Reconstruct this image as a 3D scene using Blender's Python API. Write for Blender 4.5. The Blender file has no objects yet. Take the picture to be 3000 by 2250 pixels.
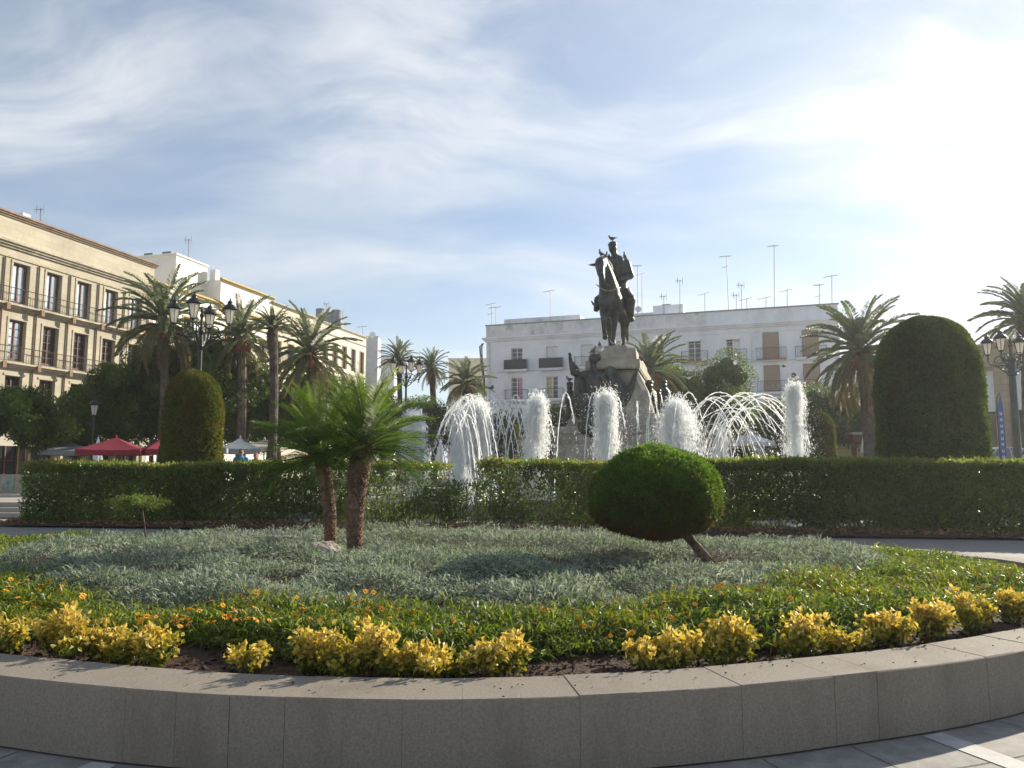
import bpy, math, random
import numpy as np
from mathutils import Vector, Matrix
random.seed(7)
rng = np.random.default_rng(7)
R = math.radians
scene = bpy.context.scene
COL = scene.collection
F = 2250.0; TH = math.atan(245/2250); CZ = 1.6; TZ = 0.45   # focal length, pitch, eye height, terrace height
CT, ST = math.cos(TH), math.sin(TH)
SUN_AZ, SUN_EL = R(50), R(23)

def ray(px, py):
    u = (px-1500)/F; v = (1125-py)/F
    return (u, CT-v*ST, ST+v*CT)
def P(px, py, d):
    r = ray(px, py); k = d/r[1]
    return Vector((r[0]*k, d, CZ+r[2]*k))
def G(px, py, z):
    r = ray(px, py); k = (z-CZ)/r[2]
    return Vector((r[0]*k, r[1]*k, z))

# ------------------------------------------------------------ mesh builder
class MB:
    def __init__(s): s.V = []; s.F = []; s.A = []; s.n = 0
    def add(s, V, Fs, a=None):
        V = np.asarray(V, dtype=np.float64).reshape(-1, 3)
        Fs = np.asarray(Fs, dtype=np.int64)
        s.V.append(V); s.F.append(Fs+s.n); s.n += len(V)
        if a is None: a = np.full(len(Fs), random.random())
        elif np.isscalar(a): a = np.full(len(Fs), a)
        s.A.append(np.asarray(a, dtype=np.float32)); return s
    def build(s, name, mat, parent=None, smooth=False, off=None):
        V = np.concatenate(s.V) if s.V else np.zeros((0, 3))
        if off is None: off = LOC.get(root_of(parent).name, (0, 0, 0)) if parent else (0, 0, 0)
        V = V-np.array(off)
        me = bpy.data.meshes.new(name)
        me.vertices.add(len(V)); me.vertices.foreach_set('co', V.astype(np.float32).ravel())
        loops = np.concatenate([f.ravel() for f in s.F]).astype(np.int32)
        tot = np.concatenate([np.full(len(f), f.shape[1]) for f in s.F])
        st = np.concatenate([[0], np.cumsum(tot)[:-1]]).astype(np.int32)
        me.loops.add(len(loops)); me.loops.foreach_set('vertex_index', loops)
        me.polygons.add(len(tot)); me.polygons.foreach_set('loop_start', st)
        me.update(calc_edges=True)
        at = me.attributes.new('rnd', 'FLOAT', 'FACE'); at.data.foreach_set('value', np.concatenate(s.A))
        me.polygons.foreach_set('use_smooth', np.full(len(tot), smooth, dtype=bool))
        me.materials.append(mat)
        o = bpy.data.objects.new(name, me); COL.objects.link(o)
        if parent: o.parent = parent
        elif any(off): o.location = off; LOC[o.name] = tuple(off)
        return o
LOC = {}
def root_of(o):
    while o.parent: o = o.parent
    return o
def tag(o, label=None, cat=None, group=None, kind=None):
    if label: o['label'] = label
    if cat: o['category'] = cat
    if group: o['group'] = group
    if kind: o['kind'] = kind
    return o
def thing(name, loc, label, cat, group=None, rz=0):
    o = bpy.data.objects.new(name, None); COL.objects.link(o); o.empty_display_size = .2
    o.location = loc; o.rotation_euler = (0, 0, rz); LOC[o.name] = tuple(loc)
    return tag(o, label, cat, group)
def copy_tree(o, parent=None, loc=None, rz=None, sc=None, label=None):
    c = o.copy(); COL.objects.link(c); c.parent = parent
    if loc is not None: c.location = loc; LOC[c.name] = tuple(loc)
    if rz is not None: c.rotation_euler = (0, 0, rz)
    if sc is not None: c.scale = (sc, sc, sc)
    if label: c['label'] = label
    for ch in list(o.children): copy_tree(ch, c)
    return c

BOXF = np.array([(0,3,2,1),(4,5,6,7),(0,1,5,4),(1,2,6,5),(2,3,7,6),(3,0,4,7)])
def box(mb, c, s, rz=0, a=None, top=1.0):
    x, y, z = s[0]/2, s[1]/2, s[2]/2
    V = np.array([(-x,-y,-z),(x,-y,-z),(x,y,-z),(-x,y,-z),(-x*top,-y*top,z),(x*top,-y*top,z),(x*top,y*top,z),(-x*top,y*top,z)])
    if rz:
        ca, sa = math.cos(rz), math.sin(rz); V = V@np.array([[ca, sa, 0],[-sa, ca, 0],[0, 0, 1]])
    mb.add(V+np.array(c), BOXF, a)
def tube(mb, pts, rad, n=8, caps=True, a=None, flat=1.0):
    pts = [Vector(p) for p in pts]
    if np.isscalar(rad): rad = [rad]*len(pts)
    V = []; up = Vector((0.13, 0.21, 1)).normalized(); prev = None
    for i, p in enumerate(pts):
        t = (pts[min(i+1, len(pts)-1)]-pts[max(i-1, 0)])
        t = t.normalized() if t.length > 1e-9 else Vector((0, 0, 1))
        if prev is None:
            s = t.cross(up)
            if s.length < .05: s = t.cross(Vector((1, 0, 0)))
        else: s = prev-t*prev.dot(t)
        s.normalize(); prev = s; q = t.cross(s)
        for k in range(n):
            an = 2*math.pi*k/n
            V.append(p+(s*math.cos(an)+q*(math.sin(an)*flat))*rad[i])
    Fq = [(i*n+k, i*n+(k+1) % n, (i+1)*n+(k+1) % n, (i+1)*n+k) for i in range(len(pts)-1) for k in range(n)]
    m = len(pts)
    av = random.random() if a is None else a
    base = mb.n
    mb.add([tuple(v) for v in V], Fq, av)
    if caps:
        V2 = [tuple(v) for v in V[:n]]+[tuple(pts[0])]; mb.add(V2, [((k+1) % n, k, n) for k in range(n)], av)
        V2 = [tuple(v) for v in V[-n:]]+[tuple(pts[-1])]; mb.add(V2, [(k, (k+1) % n, n) for k in range(n)], av)
def lathe(mb, prof, c=(0, 0, 0), n=16, a=None, ph=0, sx=1, sy=1):
    V = []; m = len(prof)
    for r, z in prof:
        for k in range(n):
            an = 2*math.pi*k/n+ph; V.append((c[0]+r*math.cos(an)*sx, c[1]+r*math.sin(an)*sy, c[2]+z))
    Fq = [(i*n+k, i*n+(k+1) % n, (i+1)*n+(k+1) % n, (i+1)*n+k) for i in range(m-1) for k in range(n)]
    mb.add(V, Fq, a)
def prism(mb, poly, d0, d1, a=None):
    """closed outline given as list of 3D front points -> thick solid by offset vector"""
    n = len(poly); V = [tuple(Vector(p)+Vector(d0)) for p in poly]+[tuple(Vector(p)+Vector(d1)) for p in poly]
    av = random.random() if a is None else a
    mb.add(V, [(i, (i+1) % n, n+(i+1) % n, n+i) for i in range(n)], av)
    mb.add(V[:n], [tuple(range(n))[::-1]], av); mb.add(V[n:], [tuple(range(n))], av)
def unit(v): return v/np.maximum(np.linalg.norm(v, axis=1, keepdims=True), 1e-9)
def sphere_pts(n): return unit(rng.normal(size=(n, 3)))
def ball(mb, c, r, nu=12, nv=8, a=None):
    rx, ry, rz = (r, r, r) if np.isscalar(r) else r
    prof = [(max(math.sin(math.pi*i/nv), 1e-3), -math.cos(math.pi*i/nv)*rz) for i in range(nv+1)]
    lathe(mb, prof, c, nu, a, sx=rx, sy=ry)
def leaves(mb, pts, dirs, L, W, fold=.25, a=None):
    n = len(pts); d = unit(dirs); s = unit(np.cross(d, rng.normal(size=(n, 3)))); q = np.cross(d, s)
    L = (L*rng.uniform(.7, 1.25, n))[:, None] if np.isscalar(L) else L[:, None]
    W = W*rng.uniform(.8, 1.2, n)[:, None]
    mid = pts+d*L*.45
    V = np.stack([pts, mid+s*W*.5+q*W*fold, pts+d*L, mid-s*W*.5+q*W*fold], 1).reshape(-1, 3)
    mb.add(V, np.arange(4*n).reshape(n, 4), rng.random(n) if a is None else a)
def blades(mb, pts, dirs, L, W, bend=.3, a=None):
    n = len(pts); d = unit(dirs)
    h = d.copy(); h[:, 2] = 0; h = unit(h+rng.normal(size=(n, 3))*[.02, .02, 0])
    s = unit(np.cross(d, rng.normal(size=(n, 3))*.6+np.array([0, 0, 1.])))
    L = (L*rng.uniform(.6, 1.3, n))[:, None]; W = (W*rng.uniform(.7, 1.2, n))[:, None]
    mid = pts+d*L*.55; tip = pts+d*L+(h*.6-np.array([0, 0, .7]))*L*bend*rng.uniform(.3, 1.4, n)[:, None]
    V = np.stack([pts-s*W*.35, pts+s*W*.35, mid+s*W*.5, mid-s*W*.5, tip], 1).reshape(-1, 3)
    av = rng.random(n) if a is None else a
    k = np.arange(n)[:, None]*5
    mb.V.append(V); mb.F.append(k+np.array([[0, 1, 2, 3]])+mb.n); mb.A.append(av.astype(np.float32))
    mb.F.append(k+np.array([[3, 2, 4]])+mb.n); mb.A.append(av.astype(np.float32)); mb.n += len(V)
def snoise(p, seed=0, f=1.0, o=3):
    """cheap smooth pseudo noise on an (n,2|3) array, about -1..1"""
    r = np.random.default_rng(seed); out = np.zeros(len(p)); amp = 1
    for i in range(o):
        for _ in range(3):
            k = r.normal(size=p.shape[1])*f*(2**i); out += amp*np.sin(p@k+r.uniform(0, 6.28))/3
        amp *= .55
    return out

# ------------------------------------------------------------ materials
MATS = {}
def nt(name):
    m = bpy.data.materials.new(name); m.use_nodes = True; t = m.node_tree; t.nodes.clear()
    out = t.nodes.new('ShaderNodeOutputMaterial'); return m, t, out
def N(t, typ, **kw):
    n = t.nodes.new(typ)
    for k, v in kw.items():
        if hasattr(n, k): setattr(n, k, v)
        else: n.inputs[k.replace('_', ' ')].default_value = v
    return n
def c4(c): return (c[0], c[1], c[2], 1)
def ramp(t, cols):
    n = t.nodes.new('ShaderNodeValToRGB'); e = n.color_ramp.elements
    while len(e) < len(cols): e.new(.5)
    for i, (p, c) in enumerate(cols): e[i].position = p; e[i].color = c4(c)
    return n
def mat(name, col, rough=.7, var=.12, scale=6, bump=0, bscale=40, metal=0, col2=None, spec=.3, stain=None, aniso=None):
    """base colour broken by two octaves of noise, optional stain colour and bump"""
    if name in MATS: return MATS[name]
    m, t, out = nt(name); L = t.links.new
    tc = N(t, 'ShaderNodeTexCoord'); src = tc.outputs['Object']
    if aniso:
        mp = N(t, 'ShaderNodeMapping'); mp.inputs['Scale'].default_value = aniso; L(src, mp.inputs[0]); src = mp.outputs[0]
    n1 = N(t, 'ShaderNodeTexNoise'); n1.inputs['Scale'].default_value = scale; n1.inputs['Detail'].default_value = 6; n1.inputs['Roughness'].default_value = .65
    L(src, n1.inputs['Vector'])
    a = tuple(max(0, x*(1-var*1.6)) for x in col); b = tuple(x*(1+var) for x in col)
    if col2: a = col2
    rp = ramp(t, [(.32, a), (.68, b)]); L(n1.outputs['Fac'], rp.inputs[0]); c = rp.outputs[0]
    if stain:
        n2 = N(t, 'ShaderNodeTexNoise'); n2.inputs['Scale'].default_value = stain[1]; n2.inputs['Detail'].default_value = 8; n2.inputs['Roughness'].default_value = .7
        mp2 = N(t, 'ShaderNodeMapping'); mp2.inputs['Scale'].default_value = stain[3] if len(stain) > 3 else (1, 1, 1)
        L(tc.outputs['Object'], mp2.inputs[0]); L(mp2.outputs[0], n2.inputs['Vector'])
        r2 = ramp(t, [(.5, (0, 0, 0)), (.72, (stain[2],)*3)]); L(n2.outputs['Fac'], r2.inputs[0])
        mx = N(t, 'ShaderNodeMixRGB'); mx.inputs[2].default_value = c4(stain[0]); L(r2.outputs[0], mx.inputs[0]); L(c, mx.inputs[1]); c = mx.outputs[0]
    bs = N(t, 'ShaderNodeBsdfPrincipled'); bs.inputs['Roughness'].default_value = rough; bs.inputs['Metallic'].default_value = metal
    bs.inputs['Specular IOR Level'].default_value = spec
    L(c, bs.inputs['Base Color'])
    if bump:
        n3 = N(t, 'ShaderNodeTexNoise'); n3.inputs['Scale'].default_value = bscale; n3.inputs['Detail'].default_value = 6; L(src, n3.inputs['Vector'])
        bp = N(t, 'ShaderNodeBump'); bp.inputs['Strength'].default_value = bump; bp.inputs['Distance'].default_value = .05; L(n3.outputs['Fac'], bp.inputs['Height']); L(bp.outputs[0], bs.inputs['Normal'])
    L(bs.outputs[0], out.inputs[0]); MATS[name] = m; return m
def leafmat(name, cols, trans=.35, tcol=None, rough=.45, clump=None, cscale=1.2, spec=.35):
    """per-leaf colour from the face attribute, slow drift over the plant, thin leaves that let light through"""
    m, t, out = nt(name); L = t.links.new
    at = N(t, 'ShaderNodeAttribute'); at.attribute_name = 'rnd'
    rp = ramp(t, [(i/(len(cols)-1), c) for i, c in enumerate(cols)]); L(at.outputs['Fac'], rp.inputs[0]); c = rp.outputs[0]
    if clump:
        tc = N(t, 'ShaderNodeTexCoord'); n1 = N(t, 'ShaderNodeTexNoise'); n1.inputs['Scale'].default_value = cscale; n1.inputs['Detail'].default_value = 3; L(tc.outputs['Object'], n1.inputs['Vector'])
        r2 = ramp(t, [(.45, (0, 0, 0)), (.65, (clump[1],)*3)]); L(n1.outputs['Fac'], r2.inputs[0])
        mx = N(t, 'ShaderNodeMixRGB'); mx.inputs[2].default_value = c4(clump[0]); L(r2.outputs[0], mx.inputs[0]); L(c, mx.inputs[1]); c = mx.outputs[0]
    bs = N(t, 'ShaderNodeBsdfPrincipled'); bs.inputs['Roughness'].default_value = rough; bs.inputs['Specular IOR Level'].default_value = spec; L(c, bs.inputs['Base Color'])
    tr = N(t, 'ShaderNodeBsdfTranslucent')
    mx2 = N(t, 'ShaderNodeMixRGB', blend_type='MULTIPLY'); mx2.inputs[0].default_value = 1; mx2.inputs[2].default_value = c4(tcol or (1.5, 1.5, .7)); L(c, mx2.inputs[1]); L(mx2.outputs[0], tr.inputs[0])
    ms = N(t, 'ShaderNodeMixShader'); ms.inputs[0].default_value = trans; L(bs.outputs[0], ms.inputs[1]); L(tr.outputs[0], ms.inputs[2])
    L(ms.outputs[0], out.inputs[0]); MATS[name] = m; return m
def blockmat(name, ang, c1, c2, mortar, bw=.9, bh=.42, stain=None):
    """ashlar courses laid along a facade direction"""
    m, t, out = nt(name); L = t.links.new
    g = N(t, 'ShaderNodeNewGeometry'); mp = N(t, 'ShaderNodeMapping'); mp.inputs['Rotation'].default_value = (0, 0, -ang); L(g.outputs['Position'], mp.inputs[0])
    sp = N(t, 'ShaderNodeSeparateXYZ'); L(mp.outputs[0], sp.inputs[0]); cb = N(t, 'ShaderNodeCombineXYZ'); L(sp.outputs[0], cb.inputs[0]); L(sp.outputs[2], cb.inputs[1])
    br = N(t, 'ShaderNodeTexBrick'); br.inputs['Scale'].default_value = 1; br.inputs['Brick Width'].default_value = bw; br.inputs['Row Height'].default_value = bh; br.inputs['Mortar Size'].default_value = .012
    br.inputs['Color1'].default_value = c4(c1); br.inputs['Color2'].default_value = c4(c2); br.inputs['Mortar'].default_value = c4(mortar); L(cb.outputs[0], br.inputs[0])
    n1 = N(t, 'ShaderNodeTexNoise'); n1.inputs['Scale'].default_value = .55; n1.inputs['Detail'].default_value = 8; n1.inputs['Roughness'].default_value = .7; L(g.outputs['Position'], n1.inputs['Vector'])
    r2 = ramp(t, [(.42, (0, 0, 0)), (.7, (.55,)*3)]); L(n1.outputs['Fac'], r2.inputs[0])
    mx = N(t, 'ShaderNodeMixRGB'); mx.inputs[2].default_value = c4(stain or tuple(x*.55 for x in c1)); L(r2.outputs[0], mx.inputs[0]); L(br.outputs[0], mx.inputs[1])
    bs = N(t, 'ShaderNodeBsdfPrincipled'); bs.inputs['Roughness'].default_value = .85; L(mx.outputs[0], bs.inputs['Base Color'])
    bp = N(t, 'ShaderNodeBump'); bp.inputs['Strength'].default_value = .3; bp.inputs['Distance'].default_value = .03; L(n1.outputs['Fac'], bp.inputs['Height']); L(bp.outputs[0], bs.inputs['Normal'])
    L(bs.outputs[0], out.inputs[0]); MATS[name] = m; return m
def glass(name, col, rough=.08):
    m, t, out = nt(name); bs = N(t, 'ShaderNodeBsdfPrincipled'); bs.inputs['Base Color'].default_value = c4(col); bs.inputs['Roughness'].default_value = rough
    bs.inputs['Specular IOR Level'].default_value = .8; t.links.new(bs.outputs[0], out.inputs[0]); MATS[name] = m; return m
def frosted(name, col):
    m, t, out = nt(name); bs = N(t, 'ShaderNodeBsdfPrincipled'); bs.inputs['Base Color'].default_value = c4(col); bs.inputs['Roughness'].default_value = .4
    tr = N(t, 'ShaderNodeBsdfTranslucent'); tr.inputs[0].default_value = c4(col); ms = N(t, 'ShaderNodeMixShader'); ms.inputs[0].default_value = .6
    t.links.new(bs.outputs[0], ms.inputs[1]); t.links.new(tr.outputs[0], ms.inputs[2]); t.links.new(ms.outputs[0], out.inputs[0]); MATS[name] = m; return m

M = dict(
 granite=mat('granite', (.245, .215, .175), .78, .16, 70, .3, 260, stain=((.13, .105, .08), 2.0, .65, (1, 1, .35))),
 path=mat('path_paving', (.24, .23, .215), .8, .1, 2, .1, 80, stain=((.24, .22, .2), 1.0, .5)), joint=mat('joint', (.05, .04, .035), .95),
 paving=mat('paving', (.30, .285, .262), .8, .15, 9, .15, 120, stain=((.15, .14, .13), 2.2, .6)),
 pale_paving=mat('pale_paving', (.50, .485, .46), .75, .1, 12, .1, 120, stain=((.3, .29, .27), 2.0, .5)),
 terrace=mat('terrace', (.36, .33, .28), .8, .1, 2, .1, 60, stain=((.3, .27, .23), .8, .6)),
 soil=mat('soil', (.075, .045, .03), .95, .4, 14, .9, 45, stain=((.14, .09, .06), 8, .8)),
 bark=mat('bark', (.17, .12, .085), .9, .4, 9, .9, 30),
 palmbark=mat('palmbark', (.17, .10, .065), .9, .45, 10, 1.0, 30, stain=((.33, .24, .17), 7, .8)),
 palmbark2=mat('palmbark_far', (.11, .085, .065), .9, .4, 3, .8, 12),
 bronze=mat('bronze', (.05, .056, .05), .42, .3, 3, .3, 25, .5, stain=((.13, .17, .145), 2.2, .7, (1, 1, .4))),
 bronze_lit=mat('bronze_sunlit', (.26, .27, .20), .5, .25, 5, .3, 25, .3, stain=((.08, .09, .08), 4, .8, (1, 1, .3))),  # same bronze made paler, sunlight on mane and bridle put into the colour
 pedestal=mat('pedestal_stone', (.36, .33, .27), .85, .2, 1.6, .3, 30, stain=((.12, .10, .08), .9, .8, (1, 1, .5))),
 iron=mat('iron', (.035, .04, .04), .45, .2, 8, 0, 1, .4),
 railm=mat('rail_iron', (.06, .06, .06), .6),
 lampgreen=mat('lamp_green', (.045, .065, .06), .5, .2, 5),
 white=mat('white_stucco', (.74, .76, .80), .85, .05, .7, .1, 8, stain=((.42, .42, .43), .35, .5, (1, 1, .35))),
 white_dirty=mat('weathered_stucco', (.66, .66, .66), .9, .12, 1.2, .2, 6, stain=((.27, .27, .27), .9, .8, (1, 1, .7))),
 warmwhite=mat('warm_white_stucco', (.78, .75, .68), .85, .05, .7, .1, 8, stain=((.5, .46, .4), .5, .5, (1, 1, .3))),
 cream=mat('cream_stucco', (.62, .55, .43), .85, .1, .8, .1, 8, stain=((.4, .33, .23), .5, .6, (1, 1, .3))),
 cream2=mat('pale_cream_stucco', (.62, .58, .48), .85, .1, .8, .1, 8, stain=((.42, .37, .28), .5, .5, (1, 1, .3))),
 yellow=mat('ochre_trim', (.52, .39, .15), .8, .12, 2),
 stonetrim=mat('sand_trim', (.43, .385, .29), .85, .2, 1.5, .3, 12, stain=((.2, .16, .11), 1.0, .7)),
 greyblock=mat('grey_stucco', (.42, .44, .46), .9, .08, 1), greyroof=mat('grey_roof', (.22, .23, .25), .7),
 wood=mat('brown_wood', (.13, .055, .035), .6, .25, 4),
 blind=mat('brown_blind', (.30, .225, .175), .8, .12, 5, aniso=(1, 1, 14)),
 winwhite=mat('white_frame', (.75, .75, .74), .5, .05, 3),
 curtain=mat('pale_curtain', (.72, .74, .74), .9, .15, 6, aniso=(9, 9, .6)),
 pinkc=mat('pink_curtain', (.62, .25, .45), .9), yellc=mat('yellow_curtain', (.55, .50, .22), .9),
 terra=mat('terracotta', (.32, .13, .08), .8),
 blackpanel=mat('dark_canvas', (.045, .055, .065), .7, .15, 3),
 glassd=glass('dark_glass', (.02, .024, .028)), glassb=glass('pale_glass', (.16, .20, .22), .15), shop=glass('shop_glass', (.015, .018, .018), .2),
 red=mat('red_canvas', (.22, .025, .04), .85, .12, 2), greyc=mat('grey_canvas', (.22, .25, .27), .85, .1, 2), whitec=mat('white_canvas', (.72, .72, .70), .85, .08, 2),
 beigec=mat('beige_canvas', (.40, .37, .31), .85, .1, 2), pinkcan=mat('rose_canvas', (.42, .25, .23), .85, .1, 2),
 rock=mat('rock', (.36, .31, .27), .9, .25, 5, .8, 14),
 pigeon=mat('pigeon_grey', (.09, .085, .10), .7, .4, 14), pigeonw=mat('pigeon_white', (.6, .57, .53), .7),
 lantern=frosted('lantern_glass', (.80, .77, .70)),
 skin=mat('skin', (.52, .30, .21), .55, .05), hair=mat('hair', (.05, .03, .02), .7), hairl=mat('fair_hair', (.28, .17, .08), .7),
 blue=mat('blue_cotton', (.035, .25, .48), .85, .1), redcloth=mat('red_cotton', (.50, .02, .03), .85, .1), denim=mat('denim', (.05, .07, .12), .85),
 alu=mat('antenna_metal', (.28, .28, .28), .5, .1, 3, 0, 1, .4), brick=mat('brick_pillar', (.36, .20, .15), .85, .2, 3),
 greenawn=mat('green_awning', (.04, .20, .19), .8), tyre=mat('tyre', (.02, .02, .02), .9), chrome=mat('chrome', (.6, .6, .6), .2, .02, 3, 0, 1, .9),
 silver=mat('silver_paint', (.42, .45, .48), .3, .03, 3, 0, 1, .5), darkcar=mat('dark_blue_paint', (.05, .08, .11), .25, .03, 3, 0, 1, .4), lightcar=mat('pale_blue_paint', (.30, .40, .50), .3, .03, 3, 0, 1, .3),
 bluef=mat('blue_flag', (.10, .14, .30), .8), orange=mat('orange_petal', (.80, .40, .02), .6, .1), flowerc=mat('flower_heart', (.45, .2, .02), .8),
 date=mat('date_cluster', (.26, .09, .035), .8, .3, 9), ceram=mat('tile_band', (.35, .42, .36), .5, .5, 1.5), pipe=mat('drain_pipe', (.20, .12, .08), .7),
)
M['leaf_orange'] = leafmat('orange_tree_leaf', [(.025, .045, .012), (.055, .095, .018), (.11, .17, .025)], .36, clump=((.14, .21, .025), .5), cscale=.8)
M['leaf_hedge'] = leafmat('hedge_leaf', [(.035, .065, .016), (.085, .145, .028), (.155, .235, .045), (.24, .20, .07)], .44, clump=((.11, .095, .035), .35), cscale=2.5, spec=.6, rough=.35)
M['leaf_topiary'] = leafmat('topiary_leaf', [(.04, .055, .014), (.095, .125, .025), (.16, .185, .035), (.21, .14, .045)], .3, clump=((.16, .10, .03), .55), cscale=2.2)
M['leaf_topdark'] = leafmat('dark_topiary_leaf', [(.04, .065, .022), (.09, .135, .042), (.17, .21, .06)], .3, clump=((.07, .06, .03), .4), cscale=1.5)
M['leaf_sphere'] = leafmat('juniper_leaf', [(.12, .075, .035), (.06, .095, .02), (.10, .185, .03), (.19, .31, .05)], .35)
M['leaf_silver'] = leafmat('silver_leaf', [(.07, .095, .07), (.17, .215, .17), (.29, .34, .28), (.46, .50, .40)], .35, (1.1, 1.12, .85), clump=((.11, .16, .09), .55), cscale=1.1, rough=.7)
M['leaf_green'] = leafmat('border_leaf', [(.03, .06, .012), (.065, .11, .018), (.12, .175, .025), (.23, .25, .05)], .42, clump=((.20, .21, .025), .55), cscale=1.4)
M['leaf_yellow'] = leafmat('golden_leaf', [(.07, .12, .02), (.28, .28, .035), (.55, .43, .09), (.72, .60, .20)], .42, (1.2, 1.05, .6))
M['palm_near'] = leafmat('near_palm_leaf', [(.03, .06, .012), (.065, .12, .018), (.13, .21, .025), (.24, .29, .06)], .4)
M['palm_far'] = leafmat('far_palm_leaf', [(.24, .19, .10), (.18, .18, .09), (.13, .16, .09), (.21, .25, .15)], .35, (1.2, 1.2, .8))
M['feather'] = leafmat('pale_shrub_leaf', [(.06, .09, .02), (.12, .17, .035), (.18, .23, .06)], .4)

def watermat():
    m, t, out = nt('white_water'); L = t.links.new
    d = N(t, 'ShaderNodeBsdfPrincipled'); d.inputs['Base Color'].default_value = (.9, .92, .93, 1); d.inputs['Roughness'].default_value = .25
    tr = N(t, 'ShaderNodeBsdfTranslucent'); tr.inputs[0].default_value = (.95, .96, .95, 1)
    tp = N(t, 'ShaderNodeBsdfTransparent'); ms = N(t, 'ShaderNodeMixShader'); ms.inputs[0].default_value = .7
    m2 = N(t, 'ShaderNodeMixShader'); m2.inputs[0].default_value = .12
    L(d.outputs[0], ms.inputs[1]); L(tr.outputs[0], ms.inputs[2]); L(ms.outputs[0], m2.inputs[1]); L(tp.outputs[0], m2.inputs[2]); L(m2.outputs[0], out.inputs[0]); return m
M['water'] = watermat()
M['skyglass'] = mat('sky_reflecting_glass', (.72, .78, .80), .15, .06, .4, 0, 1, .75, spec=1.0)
M['pool'] = mat('pool_water', (.05, .09, .09), .08, .2, 2, .4, 6, spec=.8)
# ------------------------------------------------------------ camera, sun, sky
cam = bpy.data.objects.new('camera', bpy.data.cameras.new('camera')); COL.objects.link(cam); scene.camera = cam
cam.location = (0, 0, CZ); cam.rotation_euler = (R(90)+TH, 0, 0)
cam.data.sensor_width = 36; cam.data.lens = 27.0; cam.data.clip_end = 3000; cam.data.clip_start = .05
sun = bpy.data.objects.new('sun', bpy.data.lights.new('sun', 'SUN')); COL.objects.link(sun)
sd = Vector((math.sin(SUN_AZ)*math.cos(SUN_EL), math.cos(SUN_AZ)*math.cos(SUN_EL), math.sin(SUN_EL)))
sun.rotation_euler = sd.to_track_quat('Z', 'Y').to_euler(); sun.data.energy = 5.0; sun.data.angle = R(.6); sun.data.color = (1, .90, .74)
w = bpy.data.worlds.new('World'); scene.world = w; w.use_nodes = True
t = w.node_tree; t.nodes.clear(); L = t.links.new
out = N(t, 'ShaderNodeOutputWorld'); bg = N(t, 'ShaderNodeBackground'); bg.inputs[1].default_value = .076; L(bg.outputs[0], out.inputs[0])
sky = N(t, 'ShaderNodeTexSky'); sky.sky_type = 'NISHITA'; sky.sun_disc = False; sky.sun_elevation = SUN_EL; sky.sun_rotation = SUN_AZ; sky.air_density = 1.0; sky.dust_density = .1; sky.ozone_density = 2.2
SKY = (-20, (1.2, 9.1, 0), 20, (5.5, 3.3, 0), -10)
tc = N(t, 'ShaderNodeTexCoord'); sp = N(t, 'ShaderNodeSeparateXYZ'); L(tc.outputs['Generated'], sp.inputs[0])
def mth(op, a, b=None, clamp=False):
    n = t.nodes.new('ShaderNodeMath'); n.operation = op; n.use_clamp = clamp
    for i, x in enumerate((a, b)):
        if x is None: continue
        if isinstance(x, (int, float)): n.inputs[i].default_value = x
        else: L(x, n.inputs[i])
    return n.outputs[0]
den = mth('ADD', mth('MAXIMUM', sp.outputs[2], 0.0), .22)
cx = mth('DIVIDE', sp.outputs[0], den); cy = mth('DIVIDE', sp.outputs[1], den)
cb = N(t, 'ShaderNodeCombineXYZ'); L(cx, cb.inputs[0]); L(cy, cb.inputs[1])
def fbm(vec, scale, rot, stretch, detail, off, rough):
    mp = N(t, 'ShaderNodeMapping'); mp.inputs['Rotation'].default_value = (0, 0, R(rot)); mp.inputs['Scale'].default_value = stretch; mp.inputs['Location'].default_value = off; L(vec, mp.inputs[0])
    n = N(t, 'ShaderNodeTexNoise'); n.inputs['Scale'].default_value = scale; n.inputs['Detail'].default_value = detail; n.inputs['Roughness'].default_value = rough; L(mp.outputs[0], n.inputs['Vector']); return n
def shape(v, lo, hi):
    r = ramp(t, [(lo, (0, 0, 0)), (hi, (1, 1, 1))]); r.color_ramp.interpolation = 'EASE'; L(v, r.inputs[0]); return r.outputs[0]
wn = fbm(cb.outputs[0], 1.1, 0, (1, 1, 1), 3, (4.2, 1.1, 0), .5)          # bends the wisps
wv = N(t, 'ShaderNodeVectorMath', operation='MULTIPLY_ADD'); wv.inputs[1].default_value = (.6, .6, 0); L(wn.outputs['Color'], wv.inputs[0]); L(cb.outputs[0], wv.inputs[2])
big = shape(fbm(wv.outputs[0], .85, SKY[0], (.7, 1, 1), 5, SKY[1], .5).outputs['Fac'], .38, .62)
wisp = shape(fbm(wv.outputs[0], 2.0, SKY[2], (.42, 1.15, 1), 9, SKY[3], .57).outputs['Fac'], .38, .70)
fine = shape(fbm(wv.outputs[0], 6.5, SKY[4], (.5, 1, 1), 8, (1.3, 7.7, 0), .62).outputs['Fac'], .42, .72)
vd = N(t, 'ShaderNodeVectorMath', operation='DOT_PRODUCT'); vd.inputs[1].default_value = tuple(sd); L(tc.outputs['Generated'], vd.inputs[0])
near = mth('MAXIMUM', vd.outputs['Value'], 0.0)
hor = mth('POWER', mth('SUBTRACT', 1.0, mth('MAXIMUM', sp.outputs[2], 0.0)), 4.0)    # veil thickens towards the horizon
cov = mth('MULTIPLY', big, mth('ADD', mth('MULTIPLY', wisp, .55), mth('ADD', mth('MULTIPLY', fine, .14), .22)))
cov = mth('ADD', cov, mth('MULTIPLY', wisp, .26))
cov = mth('ADD', cov, mth('MULTIPLY', mth('POWER', near, 5.0), .28)); cov = mth('ADD', cov, mth('ADD', mth('MULTIPLY', hor, .64), .0), True)
cm = N(t, 'ShaderNodeMixRGB'); L(cov, cm.inputs[0]); L(sky.outputs[0], cm.inputs[1])
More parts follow.
